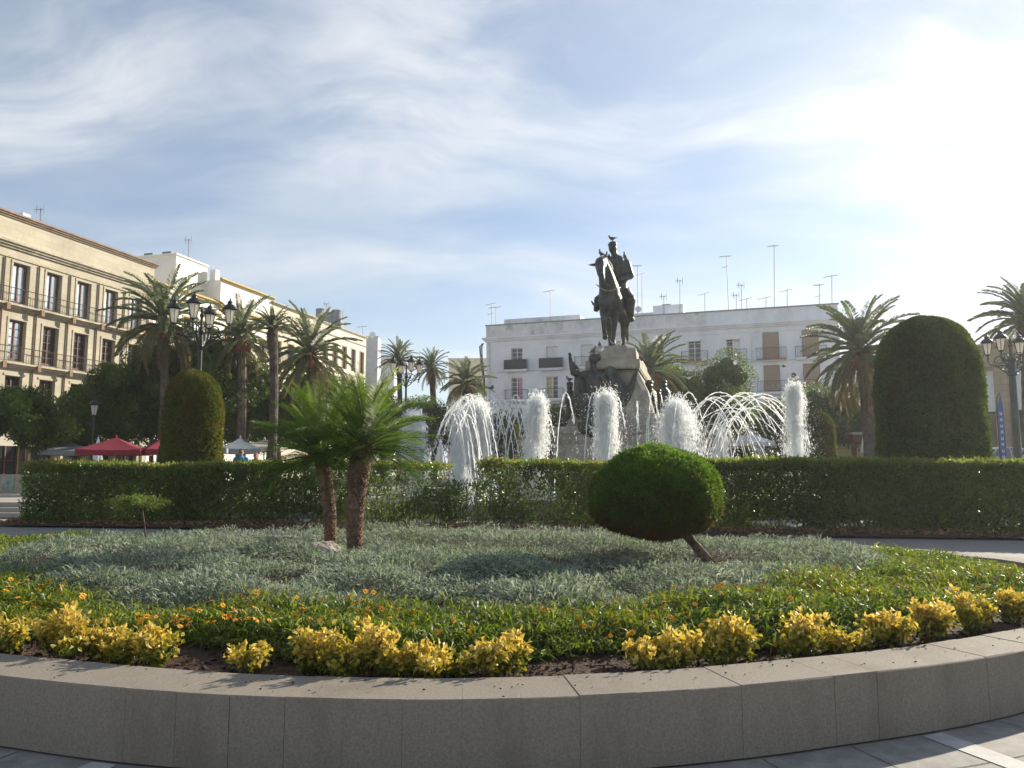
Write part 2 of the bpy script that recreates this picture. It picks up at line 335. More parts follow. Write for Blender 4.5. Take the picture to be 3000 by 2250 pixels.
cc = N(t, 'ShaderNodeVectorMath', operation='SCALE'); cc.inputs[0].default_value = (6.7, 6.95, 7.2); L(mth('ADD', mth('MULTIPLY', mth('POWER', near, 4.0), .32), .90), cc.inputs['Scale']); L(cc.outputs[0], cm.inputs[2])
L(cm.outputs[0], bg.inputs[0])
scene.view_settings.view_transform = 'Standard'; scene.view_settings.look = 'None'; scene.view_settings.exposure = .93; scene.view_settings.gamma = 1

# ------------------------------------------------------------ ground
CX, CY, WW, WH = -.4, 11.6, .42, .373
_T = [(-180, 9.8), (-165, 9.5), (-150, 8.9), (-135, 8.0), (-120, 7.5), (-111, 7.36), (-90, 7.36), (-71, 7.26), (-58, 7.34), (-40, 7.6), (-20, 7.85), (-8, 7.5), (4, 6.4), (21, 4.7), (38, 4.1), (60, 3.8), (90, 3.8), (115, 3.8), (137, 4.0), (150, 5.2), (158, 6.8), (165, 8.9), (172, 9.7), (180, 9.8)]
_A = np.linspace(-180, 180, 721)[:-1]; _R = np.interp(_A, [a for a, b in _T], [b for a, b in _T]); _k = np.exp(-np.linspace(-2, 2, 17)**2); _k /= _k.sum()
_R = np.convolve(np.concatenate([_R[-8:], _R, _R[:8]]), _k, 'valid')
def Rf(x, y):                         # distance of the outer face of the planter wall in the direction of (x, y)
    return np.interp(np.degrees(np.arctan2(y-CY, x-CX)), np.append(_A, 180), np.append(_R, _R[0]))
_ar = np.radians(_A); OUT = np.stack([CX+_R*np.cos(_ar), CY+_R*np.sin(_ar)], 1); _d = np.roll(OUT, -1, 0)-np.roll(OUT, 1, 0); OUTN = np.stack([_d[:, 1], -_d[:, 0]], 1); OUTN /= np.linalg.norm(OUTN, axis=1)[:, None]
_cum = np.concatenate([[0], np.cumsum(np.linalg.norm(np.roll(OUT, -1, 0)-OUT, axis=1))]); PER = _cum[-1]
def onrim(s, off=0.0):                # point at arc length s, pushed outwards by off
    s = s % PER; P2 = np.vstack([OUT, OUT[:1]]); N2 = np.vstack([OUTN, OUTN[:1]])
    p = np.array([np.interp(s, _cum, P2[:, 0]), np.interp(s, _cum, P2[:, 1])]); n = np.array([np.interp(s, _cum, N2[:, 0]), np.interp(s, _cum, N2[:, 1])]); return p+n*off, n
def edge_in(x, y): return Rf(x, y)-np.hypot(x-CX, y-CY)      # metres inside the outer face
GZ = -.035; mb = MB(); S = 1500; mb.add([(-S, -60, GZ), (S, -60, GZ), (S, 2500, GZ), (-S, 2500, GZ)], [(0, 1, 2, 3)]); tag(mb.build('ground', M['paving']), kind='structure')
mb = MB()                                       # raised plaza behind the hedge with three shallow steps
for k in range(3): box(mb, (0, 25.0+k*.45+100, TZ/3*(k+.5)), (260, 200, TZ/3-.004*(k > 0)))
tag(mb.build('plaza_terrace', M['terrace']), kind='structure')
mb = MB(); mj = MB()                            # paved apron: radial joints and paler bands round the bed
for k in range(int(PER/.62)):
    s_ = k*.62+.33
    p0, n_ = onrim(s_, .012); p1 = p0+n_*6; p2 = p0+n_*.98; t_ = np.array([-n_[1], n_[0]])
    if p0[1] > 13: continue
    if k % 4 == 2: V = [p0-t_*.085, p1-t_*.085, p1+t_*.085, p0+t_*.085]; mb.add([(v[0], v[1], GZ+.004) for v in V], [(0, 1, 2, 3)])
    else: V = [p0-t_*.003, p2-t_*.003, p2+t_*.003, p0+t_*.003]; mj.add([(v[0], v[1], GZ+.003) for v in V], [(0, 1, 2, 3)])
def ringsheet(mb, o0, o1, z, n=240):
    V = []
    for k in range(n):
        for o_ in (o0, o1): p, _ = onrim(PER*k/n, o_); V.append((p[0], p[1], z+GZ))
    mb.add(V, [(2*k, 2*k+1, (2*k+3) % (2*n), (2*k+2) % (2*n)) for k in range(n)])
ringsheet(mb, 1.02, 1.5, .008)
tag(mb.build('paving_bands', M['pale_paving']), kind='structure')
mb = MB(); mb.add([(-24, 9.5, GZ+.012), (20, 9.5, GZ+.012), (20, 24.9, GZ+.012), (-24, 24.9, GZ+.012)], [(0, 1, 2, 3)]); tag(mb.build('path', M['path']), kind='structure')
ringsheet(mj, .46, .466, .0035); tag(mj.build('paving_joints', M['joint']), kind='structure')

# ------------------------------------------------------------ round planter wall
wall = thing('planter_wall', (CX, CY, 0), 'low curved grey granite wall enclosing the flower bed in the foreground', 'wall')
mb = MB(); nseg = int(PER/.318); s0 = _cum[int(np.argmin(np.hypot(OUT[:, 0]-1.9, OUT[:, 1]-4.74)))]
for k in range(nseg):
    a0 = s0+PER*k/nseg; gap = .003 if k % 26 == 0 else .0004
    a1 = a0+PER/nseg-gap; a0 += gap; ns = 2; V = []; ji = random.uniform(-.002, .002); b = random.uniform(.004, .009)
    prof = [(-WW, .0), (-WW, WH+ji), (-b+ji, WH+ji), (ji, WH-b), (ji, GZ+.014), (ji-.02, GZ+.014)]
    for i in range(ns+1):
        p, n_ = onrim(a0+(a1-a0)*i/ns)
        for r, z in prof: V.append((p[0]+n_[0]*r, p[1]+n_[1]*r, z))
    m = len(prof); Fq = [(i*m+j, i*m+j+1, (i+1)*m+j+1, (i+1)*m+j) for i in range(ns) for j in range(m-1)]
    mb.add(V, Fq); mb.add(V[:m], [tuple(range(m))]); mb.add(V[-m:], [tuple(range(m))[::-1]])
mb.build('stone_blocks', M['granite'], wall)
mb = MB(); V = []; nn = 300
for k in range(nn):
    p, n_ = onrim(PER*k/nn)
    for r, z in ((-WW+.01, GZ), (-WW+.01, WH-.01), (-.012, WH-.01), (-.012, GZ)): V.append((p[0]+n_[0]*r, p[1]+n_[1]*r, z))
mb.add(V, [(k*4+j, k*4+j+1, ((k+1) % nn)*4+j+1, ((k+1) % nn)*4+j) for k in range(nn) for j in range(3)]); mb.build('mortar_core', M['joint'], wall)
# soil
def bedz(x, y): return .29+.09*np.clip((edge_in(x, y)-.4)/2.5, 0, 1)
mb = MB(); nr, na = 60, 240; V = []
for q_ in np.linspace(0.002, 1, nr)**.75:
    an = np.linspace(-np.pi, np.pi, na, endpoint=False); rr_ = (np.interp(np.degrees(an), np.append(_A, 180), np.append(_R, _R[0]))-WW-.0)*q_; x = CX+rr_*np.cos(an); y = CY+rr_*np.sin(an)
    V.append(np.stack([x, y, bedz(x, y)+.022*snoise(np.stack([x, y], 1), 3, 5, 4)], 1))
mb.add(np.concatenate(V), [(i*na+k, i*na+(k+1) % na, (i+1)*na+(k+1) % na, (i+1)*na+k) for i in range(nr-1) for k in range(na)])
tag(mb.build('bed_soil', M['soil'], smooth=True), kind='structure')
def sample_bed(n):                    # denser towards the viewer
    x = rng.uniform(-12.5, 7.8, n); y = rng.uniform(4.2, 16.8, n)
    keep = (edge_in(x, y) > WW+.06) & (rng.random(n) < np.clip((7.5/np.hypot(x, y))**1.5, 0, 1)) & (np.abs(x) < y*.78+1); return x[keep], y[keep]
mb = MB(); x, y = sample_bed(60000); k = edge_in(x, y) < 1.3; x, y = x[k][:6000], y[k][:6000]; n = len(x)
leaves(mb, np.stack([x, y, bedz(x, y)+.012], 1), rng.normal(size=(n, 3))*[1, 1, .4], .045, .03, .5)
ml = MB(); q_ = [onrim(s0+random.uniform(-7, 9), -random.random()**.6*WW)[0] for _ in range(260)]; q_ = np.array(q_); leaves(ml, np.column_stack([q_, np.full(len(q_), WH+.006)]), rng.normal(size=(len(q_), 3))*[1, 1, .12], .018, .010, .3); tag(ml.build('rim_litter', M['soil']), 'crumbs of soil and bits of dry leaf lying on the granite rim', 'litter', kind='stuff')
tag(mb.build('soil_litter', M['soil']), 'dry brown litter scattered over the bare soil inside the granite rim', 'litter', kind='stuff')
def silver_edge(x, y):               # >0 inside the silver patch, metres
    dx = x+.6; dy = y-13.; sx = np.where(dx < 0, 6.7, 6.3); th = np.degrees(np.arctan2(dy, dx))
    rho = np.sqrt((dx/sx)**2+(dy/7.2)**2); rho = rho*(1+.12*np.exp(-((th+52)/18)**2))
    return (1-rho)*6.6+.28*snoise(np.stack([x, y], 1), 11, .9, 3)
def mound(x, y, seed=5):
    p = np.stack([x, y], 1); return .7*snoise(p, seed, 1.25, 2)+.45*snoise(p, seed+1, 3.0, 2)
# silver ground cover
x, y = sample_bed(600000); k = silver_edge(x, y)+rng.normal(size=len(x))*.13 > 0; x, y = x[k], y[k]
bare = np.exp(-((x-2.15)**2/.5+(y-9.55)**2/.14))+np.clip(snoise(np.stack([x, y], 1), 37, 1.9, 3)-.55, 0, 1)*1.6+.75*(mound(x, y) < -.75); k = rng.random(len(x)) > bare*1.3; x, y = x[k], y[k]
m = mound(x, y); m2 = snoise(np.stack([x, y], 1), 23, 4.5, 2)
edge = np.clip(silver_edge(x, y)/.5, .35, 1)
h = np.maximum(.15+.15*m+.05*m2, .03)*edge*(1-.35*np.exp(-((x-2.3)**2/1.2+(y-9.0)**2/.6))); n = len(x); f = rng.random(n)**.45
pts = np.stack([x, y, bedz(x, y)+h*f], 1)
gx = (mound(x+.12, y)-m)*1.6; gy = (mound(x, y+.12)-m)*1.6
d = rng.normal(size=(n, 3))*.55+np.stack([-gx*2-.15, -gy*2-.3, np.full(n, .75)], 1)
mb = MB(); blades(mb, pts, d, .082, .0125, .4); tag(mb.build('silver_groundcover', M['leaf_silver']), 'silver grey leafy carpet plants covering the middle of the round bed', 'ground cover', kind='stuff')
print('silver', n)
# green border
x, y = sample_bed(900000); e = silver_edge(x, y); rr_ = -edge_in(x, y)
m = mound(x, y, 8); front = -.90+.10*snoise(np.stack([x, y], 1), 31, 2.2, 2)-.28*np.exp(-((x+2.2)**2)/.3)-.2*np.exp(-((x-.55)**2)/.35)
k = (e+rng.normal(size=len(e))*.16 < .08) & (rr_ < front); x, y, m, rr_, front = x[k], y[k], m[k], rr_[k], front[k]; n = len(x)
m2 = snoise(np.stack([x, y], 1), 29, 5, 2)
edge = np.clip((front-rr_)/.22, .25, 1); h = np.maximum(.15+.11*m+.04*m2, .04)*edge; f = rng.random(n)**.5
pts = np.stack([x, y, bedz(x, y)+h*f], 1); d = rng.normal(size=(n, 3))*.5+np.array([-.05, -.2, .75])
mb = MB(); blades(mb, pts, d, .105, .013, .5); tag(mb.build('green_border_plants', M['leaf_green']), 'bright green strappy border plants in a ring around the silver carpet', 'ground cover', kind='stuff')
print('green', n)
# orange flowers, individual
def flower():
    o = thing('flower', (0, 0, 0), 'small orange daisy-like flower open among the green strappy border plants', 'flower', 'orange flowers in the green border')
    mb = MB()
    for k in range(9):
        a = 2*math.pi*k/9; ca, sa = math.cos(a), math.sin(a)
        mb.add([(0, 0, 0), (ca*.016-sa*.007, sa*.016+ca*.007, .006), (ca*.032, sa*.032, .004), (ca*.016+sa*.007, sa*.016-ca*.007, .006)], [(0, 1, 2, 3)])
    mb.build('petals', M['orange'], o); mb = MB(); ball(mb, (0, 0, .004), .008, 8, 4); mb.build('flower_heart', M['flowerc'], o)
    mb = MB(); tube(mb, [(0, 0, 0), (.004, 0, -.1)], .0025, 4); mb.build('stem', M['leaf_green'], o); return o
fl = flower(); cnt = 0; tries = 0
while cnt < 298 and tries < 9000:
    tries += 1
    px = random.uniform(-80, 3080); py = 1560+370*random.random()**.8
    g = G(px, py, .55); X, Y = np.array([g.x]), np.array([g.y])
    rr1 = edge_in(X, Y)[0]; e = silver_edge(X, Y)[0]
    if e > .15 or rr1 < .95: continue
    if snoise(np.array([[g.x, g.y]]), 41, 1.6, 2)[0] < -.1 and random.random() < .75: continue
    o = fl if cnt == 0 else copy_tree(fl)
    z = bedz(X, Y)[0]+max(.15+.11*mound(X, Y, 8)[0]+.04*snoise(np.array([[g.x, g.y]]), 29, 5, 2)[0], .04)+random.uniform(.02, .07)
    o.location = (g.x, g.y, z); o.rotation_euler = (random.uniform(-.2, .9), random.uniform(-.5, .5), random.uniform(0, 6)); s = random.uniform(.75, 1.35); o.scale = (s*.85,)*3; cnt += 1
fy = 0
# golden shrubs along the rim
def shrub(px, wpx, topy, label, dens=1.0):
    r = ray(px, 1900)                              # stand on the rim circle under this bearing
    k = r[0]/r[1]; Y = 3.0
    while edge_in(np.array([k*Y]), np.array([Y]))[0] < .70 and Y < 12: Y += .01
    X = k*Y; z0 = float(bedz(np.array([X]), np.array([Y]))[0])
    top = P(px, topy, Y).z; hh = max(top-z0, .1)*random.uniform(.82, 1.05); ww = wpx/F*Y/2
    o = thing('golden_shrub', (X, Y, z0), label, 'shrub', 'golden leaved shrubs along the rim of the bed')
    nb = max(4, int(15*ww/.2*dens)); hj = [random.uniform(.78, 1.18) for _ in range(4)]; mb = MB(); ml = MB(); tx, ty = Y-CY, -(X-CX); tl = math.hypot(tx, ty); tx, ty = -tx/tl, -ty/tl
    for b in range(nb):
        s = random.uniform(-1, 1); q = random.uniform(-1, 1); bx = X+tx*s*ww*.85+random.gauss(0, .01); by = Y+ty*s*ww*.85+q*.11
        bh = hh*random.uniform(.66, 1.0)*(1-.3*s*s)*hj[int((s+1)*1.99)]; lx, ly = random.gauss(0, .05), random.gauss(-.02, .05)
        pt = [(X+tx*s*ww*.6, Y+ty*s*ww*.6+q*.05, z0-.01), (bx, by, z0+bh*.5), (bx+lx, by+ly, z0+bh)]
        tube(mb, pt, [.006, .004, .002], 4, False)
        nl = int(72*dens); tt = .12+.92*rng.random(nl)**.6; p0 = np.array(pt[0]); p1 = np.array(pt[1]); p2 = np.array(pt[2])
        pp = (1-tt)[:, None]**2*p0+2*((1-tt)*tt)[:, None]*p1+(tt**2)[:, None]*p2+rng.normal(size=(nl, 3))*[.026, .026, .016]
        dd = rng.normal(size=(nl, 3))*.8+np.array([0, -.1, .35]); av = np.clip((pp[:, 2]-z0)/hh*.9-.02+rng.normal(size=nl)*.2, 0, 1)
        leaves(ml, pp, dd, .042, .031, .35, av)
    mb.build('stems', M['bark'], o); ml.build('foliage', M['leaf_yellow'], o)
for a in [(20, 130, 1800, 'golden shrub cut off by the left edge, on the rim of the bed'),
          (185, 210, 1790, 'large golden shrub second from the left end of the rim'),
          (320, 150, 1825, 'golden shrub on the left rim just right of the large one'),
          (440, 150, 1812, 'golden shrub on the left rim standing before the bare soil patch'),
          (738, 60, 1862, 'thin golden sprig alone on the bare soil at the left'),
          (950, 170, 1830, 'golden shrub at the left end of the middle clump near the twin palms'),
          (1080, 150, 1838, 'tall golden shrub inside the middle clump below the palms'),
          (1210, 170, 1848, 'golden shrub in the middle clump with a pointed top'),
          (1320, 110, 1892, 'low golden shrub between two taller ones in the middle clump'),
          (1460, 170, 1852, 'golden shrub at the right end of the middle clump beside bare soil'),
          (1880, 75, 1862, 'small narrow golden shrub right of the bare soil'),
          (1990, 120, 1822, 'golden shrub right of the small narrow one'),
          (2150, 190, 1800, 'broad golden shrub below the leaning trunk of the ball shaped bush'),
          (2350, 160, 1800, 'golden shrub right of the broad one on the right rim'),
          (2480, 110, 1842, 'low golden shrub on the right rim'),
          (2610, 140, 1790, 'golden shrub on the right rim where the wall starts curving back'),
          (2730, 140, 1765, 'golden shrub third from the right edge on the rim'),
          (2850, 150, 1735, 'golden shrub second from the right edge on the rim'),
          (2975, 160, 1705, 'golden shrub cut off by the right edge')]: shrub(*a)

# ------------------------------------------------------------ twin foreground palms
def frond(mr, ml, base, az, el, Ln, droop, nl, ll, lw, a=None, seg=10, vee=.5):
    base = np.array(base, float); hx = np.array([math.cos(az), math.sin(az), 0]); side = np.array([-math.sin(az), math.cos(az), 0]); up = np.array([0, 0, 1.])
    P_ = [base]; T_ = []
    for i in range(seg):
        e = el-droop*((i+.5)/seg)**1.25; tt = hx*math.cos(e)+up*math.sin(e); T_.append(tt); P_.append(P_[-1]+tt*Ln/seg)
    T_.append(T_[-1]); P_ = np.array(P_); T_ = np.array(T_)
    if mr is not None: tube(mr, P_, list(np.linspace(.012, .003, seg+1)*Ln), 4, False, random.random() if a is None else a)
    t_ = np.repeat(np.linspace(.14, 1, nl), 2)+rng.normal(size=2*nl)*.004; t_ = np.clip(t_, 0, .999); fi = t_*seg; i0 = fi.astype(int); fr = (fi-i0)[:, None]
    p = P_[i0]*(1-fr)+P_[i0+1]*fr; tg = T_[i0]; nrm = unit(np.cross(side[None, :], tg)*-1); nrm = np.where((nrm[:, 2:] < 0), -nrm, nrm)
    sg = np.tile([1, -1], nl)[:, None]; fwd = .45+.5*t_[:, None]
    d = unit(sg*side+tg*fwd*1.1+nrm*vee*(.6+.5*rng.random((2*nl, 1)))+rng.normal(size=(2*nl, 3))*.09)
    Ls = ll*np.clip(np.sin(np.pi*np.clip(t_*.80+.12, 0, 1))**.5, .3, 1)*rng.uniform(.85, 1.1, 2*nl)
    av = np.clip((random.random() if a is None else a)+rng.normal(size=2*nl)*.12, 0, 1)
    n = 2*nl; s = unit(np.cross(d, tg)); mid = p+d*Ls[:, None]*.55; tip = p+d*Ls[:, None]-np.array([0, 0, 1])*Ls[:, None]*.16
    V = np.stack([p, mid+s*lw*.5, tip, mid-s*lw*.5], 1).reshape(-1, 3); ml.add(V, np.arange(4*n).reshape(n, 4), av)
def near_palm(base, topp, r0, r1, nf, Ln, label):
    o = thing('dwarf_palm', tuple(base), label, 'palm tree', 'pair of dwarf palms on the bed')
    b = np.array(base); tp = np.array(topp); mb = MB(); pts = []; rad = []; m = 26
    bow = (tp-b)[[0, 1, 2]]
    for i in range(m+1):
        t_ = i/m; p = b*(1-t_)+tp*t_; p[0] += .05*math.sin(t_*math.pi)*(-1 if bow[0] > 0 else 1); pts.append(tuple(p)); rad.append((r0*(1-t_)+r1*t_)*(1+.07*((i % 2)*2-1)*.6)*(1.25 if i == 0 else 1))
    tube(mb, pts, rad, 14)
    nb = 420                                       # stubs of cut leaf bases
    for i in range(nb):
        t_ = i/nb; an = i*2.399; p = np.array(pts[int(t_*m)])*(1-(t_*m) % 1)+np.array(pts[min(m, int(t_*m)+1)])*((t_*m) % 1); rr = r0*(1-t_)+r1*t_
        dv = np.array([math.cos(an), math.sin(an), 0]); sd_ = np.array([-dv[1], dv[0], 0]); q = p+dv*rr*.9; s_ = rr*.30*random.uniform(.7, 1.2); u = np.array([0, 0, 1.])
        V = [q-sd_*s_-u*s_*.6, q+sd_*s_-u*s_*.6, q+sd_*s_*.6+u*s_*.9, q-sd_*s_*.6+u*s_*.9, q+dv*s_*.75+u*s_*1.0]
        mb.add(V, [(0, 1, 4), (1, 2, 4), (2, 3, 4), (3, 0, 4)])
    mb.build('trunk', M['palmbark'], o)
    ml = MB(); mr = MB()
    for i in range(nf):
        u = (i+.5)/nf; el = R(88)-R(108)*u**1.35+random.gauss(0, .09); az = i*2.39996+random.gauss(0, .2)
        frond(mr, ml, tp+np.array([math.cos(az)*.03, math.sin(az)*.03, -.10*u]), az, el, Ln*random.uniform(.85, 1.1)*(1-.25*max(0, u-.6)), R(46)*random.uniform(.4, 1.3), 56, .26, .0054, a=np.clip(.75-.55*u+random.gauss(0, .12), 0, 1), vee=.6)
    mr.build('leaf_stalks', M['palm_near'], o); ml.build('fronds', M['palm_near'], o)
    return o
b1 = G(966, 1606, .42); b1.y = 11.2; b1 = P(968, 1606, 11.2); t1 = P(936, 1322, 11.1)
near_palm(b1, t1, .08, .11, 74, .98, 'slimmer left dwarf palm with rough brown trunk beside the boulder')
b2 = P(1040, 1628, 10.7); t2 = P(1068, 1300, 10.8)
near_palm(b2, t2, .10, .155, 84, 1.08, 'thicker right dwarf palm leaning right with rough brown trunk')
# boulder
mb = MB(); c = P(945, 1632, 10.75); nu, nv = 40, 20; pr = []
for i in range(nv+1):
    for k in range(nu):
        th = math.pi*i/nv; ph = 2*math.pi*k/nu; v = np.array([math.sin(th)*math.cos(ph), math.sin(th)*math.sin(ph), math.cos(th)]); pr.append(v)
pr = np.array(pr); dsp = 1+.16*snoise(pr, 51, 1.7, 4); mb.add(pr*dsp[:, None]*[.27, .2, .13]+np.array([c.x-.03, c.y, .46]), [(i*nu+k, (i+1)*nu+k, (i+1)*nu+(k+1) % nu, i*nu+(k+1) % nu) for i in range(nv) for k in range(nu)])
tag(mb.build('boulder', M['rock'], off=(c.x, c.y, .40)), 'rough pale boulder lying at the foot of the left dwarf palm', 'rock')

# ------------------------------------------------------------ leaf shell shapes
def ball_bush():
    c = P(1922, 1468, 10.0); foot = P(2098, 1668, 9.75)
    o = thing('ball_shaped_bush', tuple(foot), 'dome shaped clipped green bush on a short trunk leaning left', 'bush')
    mb = MB(); f = np.array(foot); cc_ = np.array(c); j = np.array(P(2003, 1560, 9.9))
    tube(mb, [f+[.03, 0, -.05], f*.7+j*.3, f*.3+j*.7, j, j+[-.12, 0, .15]], [.075, .062, .055, .06, .04], 8)
    for k in range(7):
        an = k*.9; tube(mb, [j, j+[math.cos(an)*.2-.1, math.sin(an)*.2, .12], j+[math.cos(an)*.5-.25, math.sin(an)*.45, .22]], [.022, .014, .006], 5, False)
    mb.build('trunk', M['bark'], o)
    n = 80000; v = sphere_pts(n); R_ = np.array([.825, .78, .68]); low = v[:, 2] < 0; Rz = np.where(low, .46, .68)
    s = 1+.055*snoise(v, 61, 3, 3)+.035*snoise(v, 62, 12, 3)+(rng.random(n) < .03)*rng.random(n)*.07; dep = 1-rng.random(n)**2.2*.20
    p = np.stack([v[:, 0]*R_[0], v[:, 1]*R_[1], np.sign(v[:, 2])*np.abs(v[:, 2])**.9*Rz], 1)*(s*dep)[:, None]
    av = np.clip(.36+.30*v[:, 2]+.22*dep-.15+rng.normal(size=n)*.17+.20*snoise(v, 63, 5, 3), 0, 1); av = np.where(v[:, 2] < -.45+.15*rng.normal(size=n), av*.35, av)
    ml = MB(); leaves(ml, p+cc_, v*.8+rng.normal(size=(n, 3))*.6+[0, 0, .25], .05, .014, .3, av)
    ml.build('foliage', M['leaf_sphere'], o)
    mc = MB(); lathe(mc, [(max(.001, math.sin(math.pi*i/16))*.70, -math.cos(math.pi*i/16)*(.34 if i < 8 else .54)) for i in range(17)], tuple(c), 28, a=.25); mc.build('twig_core', M['leaf_sphere'], o, smooth=True)
ball_bush()
def umbrella_shrub():
    foot = P(428, 1592, 12.2); foot.z = .40; c = P(403, 1474, 12.1)
    o = thing('umbrella_shrub', tuple(foot), 'little light green flat topped shrub on a thin stem before the left hedge', 'shrub')
    mb = MB(); f = np.array(foot); t_ = np.array(c)+[.07, 0, -.06]
    tube(mb, [f, f*.5+t_*.5+[.01, 0, 0], t_], [.013, .011, .012], 6)
    for k in range(12):
        an = k*2.4; r = random.uniform(.15, .33); tube(mb, [t_-[0, 0, .05], t_+[math.cos(an)*r*.5, math.sin(an)*r*.5, .03], t_+[math.cos(an)*r, math.sin(an)*r, .07+random.uniform(-.1, .05)]], [.007, .005, .002], 4, False)
    mb.build('trunk', M['bark'], o); ml = MB(); n = 4200; an = rng.uniform(0, 6.283, n); r = np.sqrt(rng.random(n)); lob = .33+.08*np.sin(an*5+1)+.05*np.sin(an*9)+.05*rng.normal(size=n)
    p = np.stack([np.cos(an)*r*lob, np.sin(an)*r*lob*.9, .09*(1-r**2)+rng.normal(size=n)*.022-.07*rng.random(n)**2*r+.045*np.sin(an*4)*r], 1)+np.array(c)
    leaves(ml, p, rng.normal(size=(n, 3))*[1, 1, .5], .045, .010, .2); ml.build('foliage', M['feather'], o)
umbrella_shrub()

def hedge(a, b, h, th, n, label, holes=None, end=(0, 0)):
    a = np.array(a); b = np.array(b); o = thing('clipped_hedge', (float((a[0]+b[0])/2), float((a[1]+b[1])/2), 0), label, 'hedge', 'clipped hedges before the fountain')
    d = b-a; Ln = np.linalg.norm(d); d = d/Ln; q = np.array([-d[1], d[0]])
    u = rng.uniform(0, 1, n)*Ln; face = rng.random(n)
    wv = np.where(face < .48, -1+rng.random(n)**2*.5, np.where(face < .62, 1-rng.random(n)**2*.5, rng.uniform(-1, 1, n)))*th/2
    z = np.where(face > .80, h*(1-rng.random(n)**2*.10), .06+rng.random(n)*(h-.06))
    pq = np.stack([u, z, wv], 1); bump = .05*snoise(pq, 71, 1.3, 4)+.03*snoise(pq, 72, 5, 2)
    z = z+np.where(z > h*.8, bump+.03*rng.random(n)**4*3, 0); wv = wv+np.sign(wv)*bump*1.4
    keep = np.ones(n, bool)
    X = a[0]+d[0]*u+q[0]*wv; Y = a[1]+d[1]*u+q[1]*wv
    if holes is not None: keep = rng.random(n) < holes(X, Y, z, pq)
    # gaps low down
    keep &= ~((z < .35) & (snoise(pq, 74, 2.2, 3) > .25) & (rng.random(n) < .8))
    X, Y, z, wv, u, pq = X[keep], Y[keep], z[keep], wv[keep], u[keep], pq[keep]; m = len(X)
    dr = rng.normal(size=(m, 3))*.7+np.stack([q[0]*np.sign(wv)*.5, q[1]*np.sign(wv)*.5, np.full(m, .35)], 1)
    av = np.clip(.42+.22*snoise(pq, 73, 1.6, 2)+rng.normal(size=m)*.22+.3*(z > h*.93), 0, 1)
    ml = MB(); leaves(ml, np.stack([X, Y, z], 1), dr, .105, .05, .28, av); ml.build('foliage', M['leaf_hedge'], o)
    mb = MB()
    for k in range(int(Ln*7)):
        uu = random.random()*Ln; ww = random.uniform(-.25, .25)*th; x0 = a[0]+d[0]*uu+q[0]*ww; y0 = a[1]+d[1]*uu+q[1]*ww; l1 = random.gauss(0, .12); l2 = random.gauss(0, .1)
        tube(mb, [(x0, y0, 0), (x0+d[0]*l1, y0+d[1]*l1+l2, h*.45), (x0+d[0]*l1*2.5, y0+d[1]*l1*2+l2*2, h*random.uniform(.75, .93))], [.016, .011, .004], 4, False)
    mb.build('stems', M['bark'], o)
def at(px, d, z=0): g = P(px, 1370, d); return (g.x, g.y)
def hl(X, Y, z, pq):                 # sparse towards the gap on the right end
    px = 1500+F*X/Y; s = np.clip((px-850)/250, 0, 1); ho = snoise(pq, 76, 2.0, 3)
    kp = np.where((s > 0) & (ho > .15), 1-.72*s, 1-.2*s)
    kp = np.where(px > 1270, kp*np.clip((1338-px)/50+.9*(z < 1.22), .0, 1), kp); return kp
def hr(X, Y, z, pq):
    px = 1500+F*X/Y; s = np.clip((2080-px)/250, 0, 1); ho = snoise(pq, 77, 2.0, 3); kp = np.where((s > 0) & (ho > .12), 1-.75*s, 1-.22*s)
    return np.where(px < 1440, kp*np.clip((px-1392)/40+.9*(z < 1.22), 0, 1), kp)
hedge(at(110, 22.3), at(1378, 21.2), 1.70, 1.15, 62000, 'dark clipped hedge in front of the fountain, left of the narrow gap', hl)
hedge(at(1380, 21.2), at(3230, 18.0), 1.74, 1.15, 92000, 'dark clipped hedge in front of the fountain, right of the narrow gap', hr)
mb = MB()
for (A, B) in ((at(40, 22.3), at(3240, 17.9)),):
    A = np.array(A); B = np.array(B); d = (B-A)/np.linalg.norm(B-A); q = np.array([-d[1], d[0]])*.85
    nn = 90; V = []
    for i in range(nn+1):
        p = A+(B-A)*i/nn
        for j in range(7): s = (j-3)/3; V.append((p[0]+q[0]*s, p[1]+q[1]*s, .03+.09*(1-s*s)+.02*math.sin(i*3.1+j*2)))
    mb.add(V, [(i*7+j, i*7+j+1, (i+1)*7+j+1, (i+1)*7+j) for i in range(nn) for j in range(6)])
tag(mb.build('hedge_soil', M['soil'], smooth=True), kind='structure')
mb = MB(); n = 5000; u = rng.random(n); s = rng.uniform(-.9, .9, n); p = A[None]+(B-A)[None]*u[:, None]+q[None]*s[:, None]
leaves(mb, np.column_stack([p, .05+.09*(1-s*s)+.01]), rng.normal(size=(n, 3))*[1, 1, .35], .09, .05, .5, rng.random(n)*.0+1.0)
tag(mb.build('fallen_leaves', leafmat('dry_leaf', [(.16, .08, .04), (.26, .15, .07)], .2)), 'dry fallen leaves under the clipped hedges', 'leaf litter', kind='stuff')

